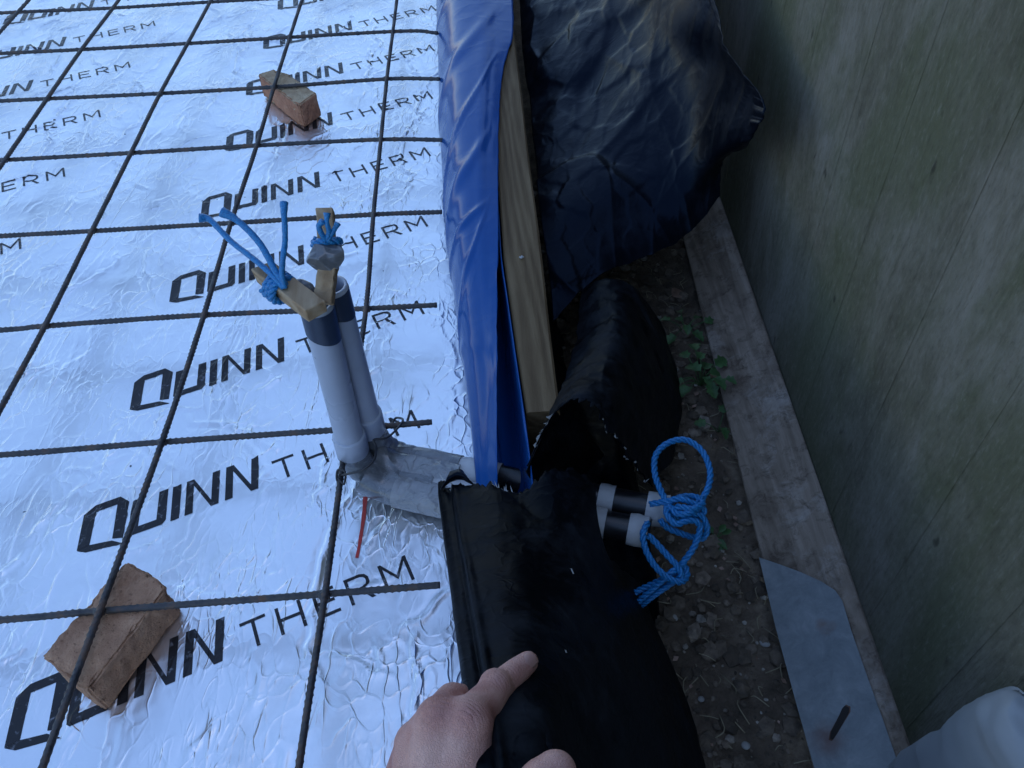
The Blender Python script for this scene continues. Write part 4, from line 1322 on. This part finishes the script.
tag(rope_mesh_obj, 'blue twisted rope with a round loop, knotted at the pipe ends over the soil', 'rope')

# ------------------------------------------------------------------ fence, gravel board, plate
FK = 0.030
fence = empty('fence', (0.545, 0.3, -0.08))
tag(fence, 'tall greenish weathered fence of upright overlapping boards', 'fence')
fxx = lambda y: 0.543 + FK * y
ye = -1.2 + 0.015
edges = []
y = -0.115 - 0.13 * 9
while y < 4.2:
    edges.append(y); y += 0.13 + 0.02 * math.sin(len(edges) * 2.3)
for k in range(len(edges) - 1):
    y0, y1 = edges[k], edges[k + 1] + 0.018
    bm = bmesh.new()
    zb = -0.104 + rng.uniform(-.003, .003)
    lean = rng.uniform(-.0015, .0015)
    ny_ = 9; nz_ = 30
    fr_ = []
    for zi in range(nz_ + 1):
        z = zb + 1.83 * zi / nz_
        row = []
        for yi in range(ny_ + 1):
            t = yi / ny_
            yv = y0 + (y1 - y0) * t
            # thick edge (near side, lower y) stands proud of its neighbour
            front = fxx(yv) + 0.0005 * t + 0.0010 * math.sin(3.1 * z + yv * 6)
            row.append(bm.verts.new((front, yv, z)))
        fr_.append(row)
    bk = [[bm.verts.new((fxx(r[0].co.y) + 0.0155, r[0].co.y, r[0].co.z)), bm.verts.new((fxx(r[-1].co.y) + 0.0155, r[-1].co.y, r[-1].co.z))] for r in fr_]
    for zi in range(nz_):
        for yi in range(ny_):
            bm.faces.new((fr_[zi][yi], fr_[zi + 1][yi], fr_[zi + 1][yi + 1], fr_[zi][yi + 1]))
        bm.faces.new((bk[zi][0], bk[zi][1], bk[zi + 1][1], bk[zi + 1][0]))
        bm.faces.new((fr_[zi][0], bk[zi][0], bk[zi + 1][0], fr_[zi + 1][0]))
        bm.faces.new((fr_[zi][-1], fr_[zi + 1][-1], bk[zi + 1][1], bk[zi][1]))
    bm.faces.new(fr_[0] + [bk[0][1], bk[0][0]])
    bm.faces.new(fr_[-1][::-1] + [bk[-1][0], bk[-1][1]])
    bmesh.ops.recalc_face_normals(bm, faces=bm.faces[:])
    adopt(bm_obj('board', bm, M['fence'], smooth=False), fence)
for zr in (0.3, 1.5):
    bm = bmesh.new()
    vs_ = []
    for yv in (-1.2, 4.2):
        for (dx, dz) in ((0.017, 0), (0.06, 0), (0.06, 0.08), (0.017, 0.08)):
            vs_.append(bm.verts.new((fxx(yv) + dx, yv, zr + dz)))
    for j in range(4):
        bm.faces.new((vs_[j], vs_[(j + 1) % 4], vs_[4 + (j + 1) % 4], vs_[4 + j]))
    bm.faces.new(vs_[:4]); bm.faces.new(vs_[4:])
    bmesh.ops.recalc_face_normals(bm, faces=bm.faces[:])
    adopt(bm_obj('rail', bm, M['fence']), fence)

def plank_pt(y, t, d=0.0):
    """t = 0 at the soil side edge, 1 at the fence side edge; d = depth below the top face"""
    L = np.array([0.459 + 0.046 * y, y, -0.13]); Rr = np.array([0.541 + 0.028 * y, y, -0.09])
    n = np.array([-0.44, 0, 0.90])
    w = 0.0010 * math.sin(y * 9 + 3 * t) + 0.0006 * math.sin(y * 37)
    return L + (Rr - L) * t + n * (w - d)


bm = bmesh.new()
nyy = 120
rings_ = []
prof_ = [(0.0, 0.002), (0.02, 0.0), (0.25, 0.0005), (0.5, 0.001), (0.75, 0.0005), (0.98, 0.0), (1.0, 0.002), (1.0, 0.021), (0.0, 0.021)]
for i in range(nyy + 1):
    yv = -0.9 + 4.6 * i / nyy
    rings_.append([bm.verts.new(tuple(plank_pt(yv, t, d))) for t, d in prof_])
m_ = len(prof_)
for i in range(nyy):
    for j in range(m_):
        k = (j + 1) % m_
        bm.faces.new((rings_[i][j], rings_[i][k], rings_[i + 1][k], rings_[i + 1][j]))
bm.faces.new(rings_[0]); bm.faces.new(rings_[-1][::-1])
bmesh.ops.recalc_face_normals(bm, faces=bm.faces[:])
gb = bm_obj('gravel_board', bm, M['gravel'])
tag(gb, 'weathered grey plank tilted along the foot of the fence', 'plank')

# metal plate with slot fixed to the plank
out = [(0.4627, 0.1155, -0.1303), (0.4760, 0.1040, -0.1236), (0.4971, 0.0847, -0.1129), (0.5143, 0.0661, -0.1042), (0.5240, 0.0517, -0.0992), (0.5269, 0.0387, -0.0976), (0.5251, 0.0044, -0.0978), (0.5243, -0.0453, -0.0973), (0.5242, -0.0893, -0.0966), (0.5235, -0.1318, -0.0962), (0.5231, -0.1794, -0.0955), (0.4570, -0.1811, -0.1277), (0.4557, -0.1175, -0.1295), (0.4567, -0.0507, -0.1302), (0.4584, 0.0268, -0.1308)]
off = np.array([-0.0019, 0, 0.0039])
slot = [(0.4976, -0.0681, -0.1099), (0.5004, -0.0708, -0.1085), (0.4990, -0.0754, -0.1091), (0.4937, -0.0811, -0.1116), (0.4885, -0.0867, -0.1140), (0.4833, -0.0923, -0.1165), (0.4784, -0.0969, -0.1188), (0.4762, -0.0955, -0.1199), (0.4789, -0.0893, -0.1187), (0.4844, -0.0828, -0.1161), (0.4899, -0.0762, -0.1136), (0.4943, -0.0703, -0.1115)]
rim_ = np.array(slot); rim_c = rim_.mean(0)
rim_ = rim_c + (rim_ - rim_c) * np.array([1.12, 1.06, 1.12]) + off * 1.03
bm = bmesh.new()
A = [bm.verts.new(tuple(np.array(p) + off)) for p in out]
B = [bm.verts.new(tuple(np.array(p) + off * 0.45)) for p in out]
bm.faces.new(A); bm.faces.new(B[::-1])
for i in range(len(out)):
    j = (i + 1) % len(out)
    bm.faces.new((A[i], B[i], B[j], A[j]))
bmesh.ops.recalc_face_normals(bm, faces=bm.faces[:])
plate = bm_obj('metal_plate', bm, M['plate'])
tag(plate, 'blue grey metal plate with a rusty slot fixed on the plank', 'metal plate')
bm = bmesh.new()
A = [bm.verts.new(tuple(np.array(p) + off * 1.12)) for p in slot]
B = [bm.verts.new(tuple(np.array(p) + off * 0.8)) for p in slot]
bm.faces.new(A); bm.faces.new(B[::-1])
for i in range(len(slot)):
    j = (i + 1) % len(slot)
    bm.faces.new((A[i], B[i], B[j], A[j]))
bmesh.ops.recalc_face_normals(bm, faces=bm.faces[:])
bm_obj('slot', bm, M['hole'], plate)  # solid near-black piece, its colour standing in for shade inside the slot
rv = list(rim_) + [r_ - off * 0.12 for r_ in rim_]
nr_ = len(rim_)
mesh_from('rust_rim', rv, [tuple(range(nr_))] + [(i, (i + 1) % nr_, nr_ + (i + 1) % nr_, nr_ + i) for i in range(nr_)], M['rust'], plate, smooth=False)

# ------------------------------------------------------------------ pale sack at the right
G = []
cx, cy = 0.40, -0.235
sk = np.array((0.5699, -0.2189, 0.1000))
for z, rx, ry, in ((-0.125, 0.055, 0.06), (-0.11, 0.07, 0.08), (-0.05, 0.072, 0.085), (0.05, 0.068, 0.080), (0.10, 0.064, 0.074), (0.125, 0.060, 0.068), (0.133, 0.046, 0.052), (0.137, 0.008, 0.008)):
    a = np.linspace(0, 2 * np.pi, 49)
    cs, sn = np.cos(a), np.sin(a)
    pw = 0.32
    G.append(np.stack([sk[0] + rx * np.sign(cs) * np.abs(cs) ** pw, sk[1] + ry * np.sign(sn) * np.abs(sn) ** pw, np.full(49, z)], 1))
S = catmull(np.array(G), 60)
N = normals_of(S)
c_ = S.mean((0, 1)); N *= np.sign(((S - c_) * N).sum(-1).mean())
S = S + N * (0.005 * ridged(S[..., 0] * 9, S[..., 1] * 9, S[..., 2] * 9, 2) + 0.0025 * ridged(S[..., 0] * 40, S[..., 1] * 40, S[..., 2] * 40, 2))[..., None]
S[:, -1] = S[:, 0]
S[..., 0] = np.minimum(S[..., 0], 0.535 + FK * S[..., 1])
sack = sheet_obj('plastic_sack', S, M['sack'])
tag(sack, 'pale plastic sack corner against the fence at the lower right', 'sack')

# ------------------------------------------------------------------ plants, pebbles, dead leaf


def leaf_mesh(name, L, W, fold, mat, lobed=False):
    pts = [(0, 0), (0.15, 0.28), (0.38, 0.5), (0.62, 0.42), (0.85, 0.2), (1.0, 0.0)]
    if lobed: pts = [(0, 0), (0.12, 0.42), (0.34, 0.34), (0.48, 0.55), (0.66, 0.30), (0.82, 0.28), (1.0, 0.0)]
    V = []; F = []
    for (t, w) in pts:
        z = -0.25 * L * t * t
        V += [(L * t, -W * w, z + fold * w * W), (L * t, 0, z), (L * t, W * w, z + fold * w * W)]
    for i in range(len(pts) - 1):
        F += [(3 * i, 3 * i + 3, 3 * i + 4, 3 * i + 1), (3 * i + 1, 3 * i + 4, 3 * i + 5, 3 * i + 2)]
    me = bpy.data.meshes.new(name)
    me.from_pydata(V, [], F); me.update()
    me.polygons.foreach_set('use_smooth', [True] * len(F))
    me.materials.append(mat)
    return me


LM = [leaf_mesh('leaf', 0.024, 0.020, 0.5, M['leaf'], True), leaf_mesh('leaf', 0.018, 0.009, 0.6, M['leaf'])]


def plant(label, loc, n, kind, spread, h, sc=1.0):
    x, y = loc[0], loc[1]
    root = empty('weed', (x, y, ground_z(x, y) + 0.002))
    tag(root, label, 'plant')
    for k in range(n):
        a = 6.283 * k / n + rng.uniform(-.5, .5)
        r = spread * (rng.random() ** 0.6)
        tip = np.array([x + r * math.cos(a), y + r * math.sin(a), ground_z(x, y) + h * rng.uniform(0.4, 1.0)])
        P = catmull([(x, y, ground_z(x, y)), ((x + tip[0]) / 2, (y + tip[1]) / 2, ground_z(x, y) + h * .6), tuple(tip)], 8)
        st = tube('stem', P, 0.0007, M['leaf'], sides=5)
        adopt(st, root)
        o = bpy.data.objects.new('leaf', LM[kind]); COL.objects.link(o)
        o.parent = root
        o.location = Vector(tip) - root.location
        o.rotation_euler = (rng.uniform(-.4, .4), rng.uniform(-.2, .4), a)
        s = sc * rng.uniform(0.7, 1.15); o.scale = (s, s, s)


plant('low green lobed weed by the plank edge, right of the black hood', (0.4560, 0.4093, -0.1500), 15, 0, 0.046, 0.034)
plant('small green weed between hood and plank, nearest the big polythene', (0.4546, 0.5211, -0.1500), 8, 0, 0.028, 0.024, 0.9)
plant('green weed near the plank just above the rope loop', (0.4634, 0.3260, -0.1500), 4, 0, 0.022, 0.018, 0.8)
plant('tiny bright weed rosette on the soil right of the rope knot', (0.4232, 0.1593, -0.1500), 7, 1, 0.008, 0.012, 1.0)


def pebble(label, loc, r, seed):
    V, F = stone_data(r, seed, 0.7)
    o = mesh_from('pebble', V, F, M['stone'])
    s = o.modifiers.new('smooth', 'SUBSURF'); s.levels = 2; s.render_levels = 2
    o.location = (loc[0], loc[1], ground_z(loc[0], loc[1]) + r * 0.35)
    tag(o, label, 'pebble', 'pale pebbles on the soil')


pebble('pale rounded pebble on the soil below the rope tails', (0.3499, 0.0592, -0.1500), 0.0085, 1001)
pebble('pale pebble on the soil near the bottom edge by the metal plate', (0.3993, -0.0856, -0.1500), 0.0065, 1002)
pebble('small pale pebble lowest beside the black flap edge', (0.3648, -0.0340, -0.1500), 0.005, 1003)
pebble('dull pebble halfway between the rope and the metal plate', (0.4495, 0.0247, -0.1500), 0.007, 1004)
pebble('small light stone at the lower edge of the big polythene sheet', (0.4234, 0.7115, -0.1300), 0.007, 1005)
V = []; F = []; base = 0
for k in range(150):
    x = rng.uniform(0.26, 0.47); y = rng.uniform(-0.2, 0.85); a = rng.uniform(0, 6.28); L = rng.uniform(0.003, 0.010)
    z = ground_z(x, y) + rng.uniform(0.003, 0.008)
    d = np.array([math.cos(a), math.sin(a), rng.uniform(-.4, .4)]); e = np.array([-math.sin(a), math.cos(a), rng.uniform(-.4, .4)])
    q = np.array([x, y, z])
    V += [q, q + d * L * .5 + e * L * .35, q + d * L, q + d * L * .5 - e * L * .35 + np.array([0, 0, .001])]
    F += [(base, base + 1, base + 2, base + 3)]; base += 4
tag(mesh_from('leaf_litter', V, F, M['dleaf'], smooth=False), 'crumbs of dry leaf scattered over the soil', 'litter', kind='stuff')
o = bpy.data.objects.new('dead_leaf', leaf_mesh('dead_leaf', 0.022, 0.022, 0.3, M['dleaf']))
COL.objects.link(o)
p = (0.4513, 0.6035, -0.1500)
o.location = (p[0], p[1], ground_z(p[0], p[1]) + 0.008); o.rotation_euler = (0.3, -0.2, 0.6)
tag(o, 'pinkish dead leaf on the soil above the weeds', 'dead leaf')

# ------------------------------------------------------------------ hand


def capsule_bm(bm, a, b, ra, rb, n=14):
    """tapered capsule with round ends"""
    a = np.array(a, float); b = np.array(b, float)
    L = np.linalg.norm(b - a)
    d = (b - a) / (L + 1e-9)
    k = 5
    pts = []; rad = []
    for i in range(k + 1):
        t = math.pi / 2 * (1 - i / k)
        pts.append(a - d * ra * math.sin(t)); rad.append(max(1e-4, ra * math.cos(t)))
    for i in range(1, 5):
        pts.append(a + (b - a) * i / 5); rad.append(ra + (rb - ra) * i / 5)
    for i in range(k + 1):
        t = math.pi / 2 * (i / k)
        pts.append(b + d * rb * math.sin(t)); rad.append(max(1e-4, rb * math.cos(t)))
    pts = np.array(pts); rad = np.array(rad)
    # straight axis, so fixed frame
    ref = np.array([0, 0, 1.0]) if abs(d[2]) < 0.9 else np.array([1.0, 0, 0])
    e = np.cross(d, ref); e /= np.linalg.norm(e); f = np.cross(d, e)
    rings = []
    for p, r in zip(pts, rad):
        rings.append([bm.verts.new(tuple(p + r * (e * math.cos(q) + f * math.sin(q)))) for q in np.linspace(0, 2 * math.pi, n, endpoint=False)])
    for i in range(len(rings) - 1):
        for j in range(n):
            bm.faces.new((rings[i][j], rings[i][(j + 1) % n], rings[i + 1][(j + 1) % n], rings[i + 1][j]))
    bm.faces.new(rings[0][::-1]); bm.faces.new(rings[-1])


bm = bmesh.new()
HP = dict(
    elbow=(0.0749, -0.4686, 0.1558), wrist=(0.1216, -0.2781, 0.2576),
    im=(0.1469, -0.2093, 0.3039), ip2=(0.1604, -0.1847, 0.2872), ip=(0.1617, -0.1840, 0.2811), idp=(0.1725, -0.1719, 0.2733), it=(0.1790, -0.1659, 0.2707),
    mm=(0.1326, -0.2079, 0.3023), mp=(0.1365, -0.1883, 0.2796), md=(0.1440, -0.1763, 0.2472), mt=(0.1521, -0.1765, 0.2279),
    rm=(0.1191, -0.2116, 0.2824), rp=(0.1229, -0.1881, 0.2551), rd=(0.1330, -0.1793, 0.2225), rt=(0.1422, -0.1827, 0.2085),
    lm=(0.1075, -0.2223, 0.2547), lp=(0.1099, -0.2016, 0.2289), ld=(0.1194, -0.1935, 0.2011), lt=(0.1282, -0.1965, 0.1902),
    tc=(0.1467, -0.2621, 0.2659), tm=(0.1704, -0.2498, 0.2911), tp=(0.1826, -0.2423, 0.3090), tt=(0.1882, -0.2375, 0.3094),
)
for a, b, ra, rb in (
    ('elbow', 'wrist', .040, .027),
    ('wrist', 'im', .021, .0135), ('wrist', 'mm', .021, .0135), ('wrist', 'rm', .020, .0130), ('wrist', 'lm', .019, .0120),
    ('im', 'mm', .0125, .0125), ('mm', 'rm', .0125, .0122), ('rm', 'lm', .012, .0115),
    ('im', 'ip', .0118, .0088), ('ip', 'ip2', .0094, .0092), ('ip', 'idp', .0088, .0077), ('idp', 'it', .0077, .0064),
    ('mm', 'mp', .0122, .0095), ('mp', 'md', .0095, .0083), ('md', 'mt', .0082, .0072),
    ('rm', 'rp', .0118, .0092), ('rp', 'rd', .0092, .0080), ('rd', 'rt', .0080, .0070),
    ('lm', 'lp', .0105, .0082), ('lp', 'ld', .0082, .0072), ('ld', 'lt', .0072, .0062),
    ('wrist', 'tc', .022, .019), ('tc', 'tm', .019, .0135), ('tm', 'tp', .0140, .0128), ('tp', 'tt', .0128, .0108),
    ('im', 'tc', .0115, .017), ('mm', 'tc', .012, .016)):
    capsule_bm(bm, HP[a], HP[b], ra, rb)
hand = bm_obj('person', bm, M['skin'], smooth=True)
r_ = hand.modifiers.new('skin_surface', 'REMESH'); r_.mode = 'VOXEL'; r_.voxel_size = 0.0016; r_.use_smooth_shade = True
s_ = hand.modifiers.new('soften', 'SMOOTH'); s_.factor = 0.5; s_.iterations = 7
tag(hand, 'bare hand and forearm reaching in from below, gripping the black flap', 'person')

tip = np.array(HP['it']); dp = np.array(HP['idp'])
fd = tip - dp; fd /= np.linalg.norm(fd)
vw = np.array(cam.location) - tip; vw -= fd * (vw @ fd); vw /= np.linalg.norm(vw)
sd = np.cross(fd, vw)
V = []; F = []
nu_, nv_ = 9, 9
for i in range(nu_):
    for j in range(nv_):
        u = -1 + 2 * i / (nu_ - 1); v = -1 + 2 * j / (nv_ - 1)
        wdt = 0.0046 * (1 - 0.18 * v * v) * (0.82 if v < -0.8 else 1.0)
        a = u * 0.85
        V.append(tip + fd * (-0.0016 + 0.0046 * v) + sd * 0.88 * wdt * math.sin(a) / math.sin(0.85) + vw * (0.0060 * math.cos(a) * (1 - 0.10 * (v + 0.3) ** 2) + 0.0004))
F = [(i * nv_ + j, i * nv_ + j + 1, (i + 1) * nv_ + j + 1, (i + 1) * nv_ + j) for i in range(nu_ - 1) for j in range(nv_ - 1)]
nail = mesh_from('fingernail', V, F, M['nail'], hand)
sm_ = nail.modifiers.new('thickness', 'SOLIDIFY'); sm_.thickness = 0.0006
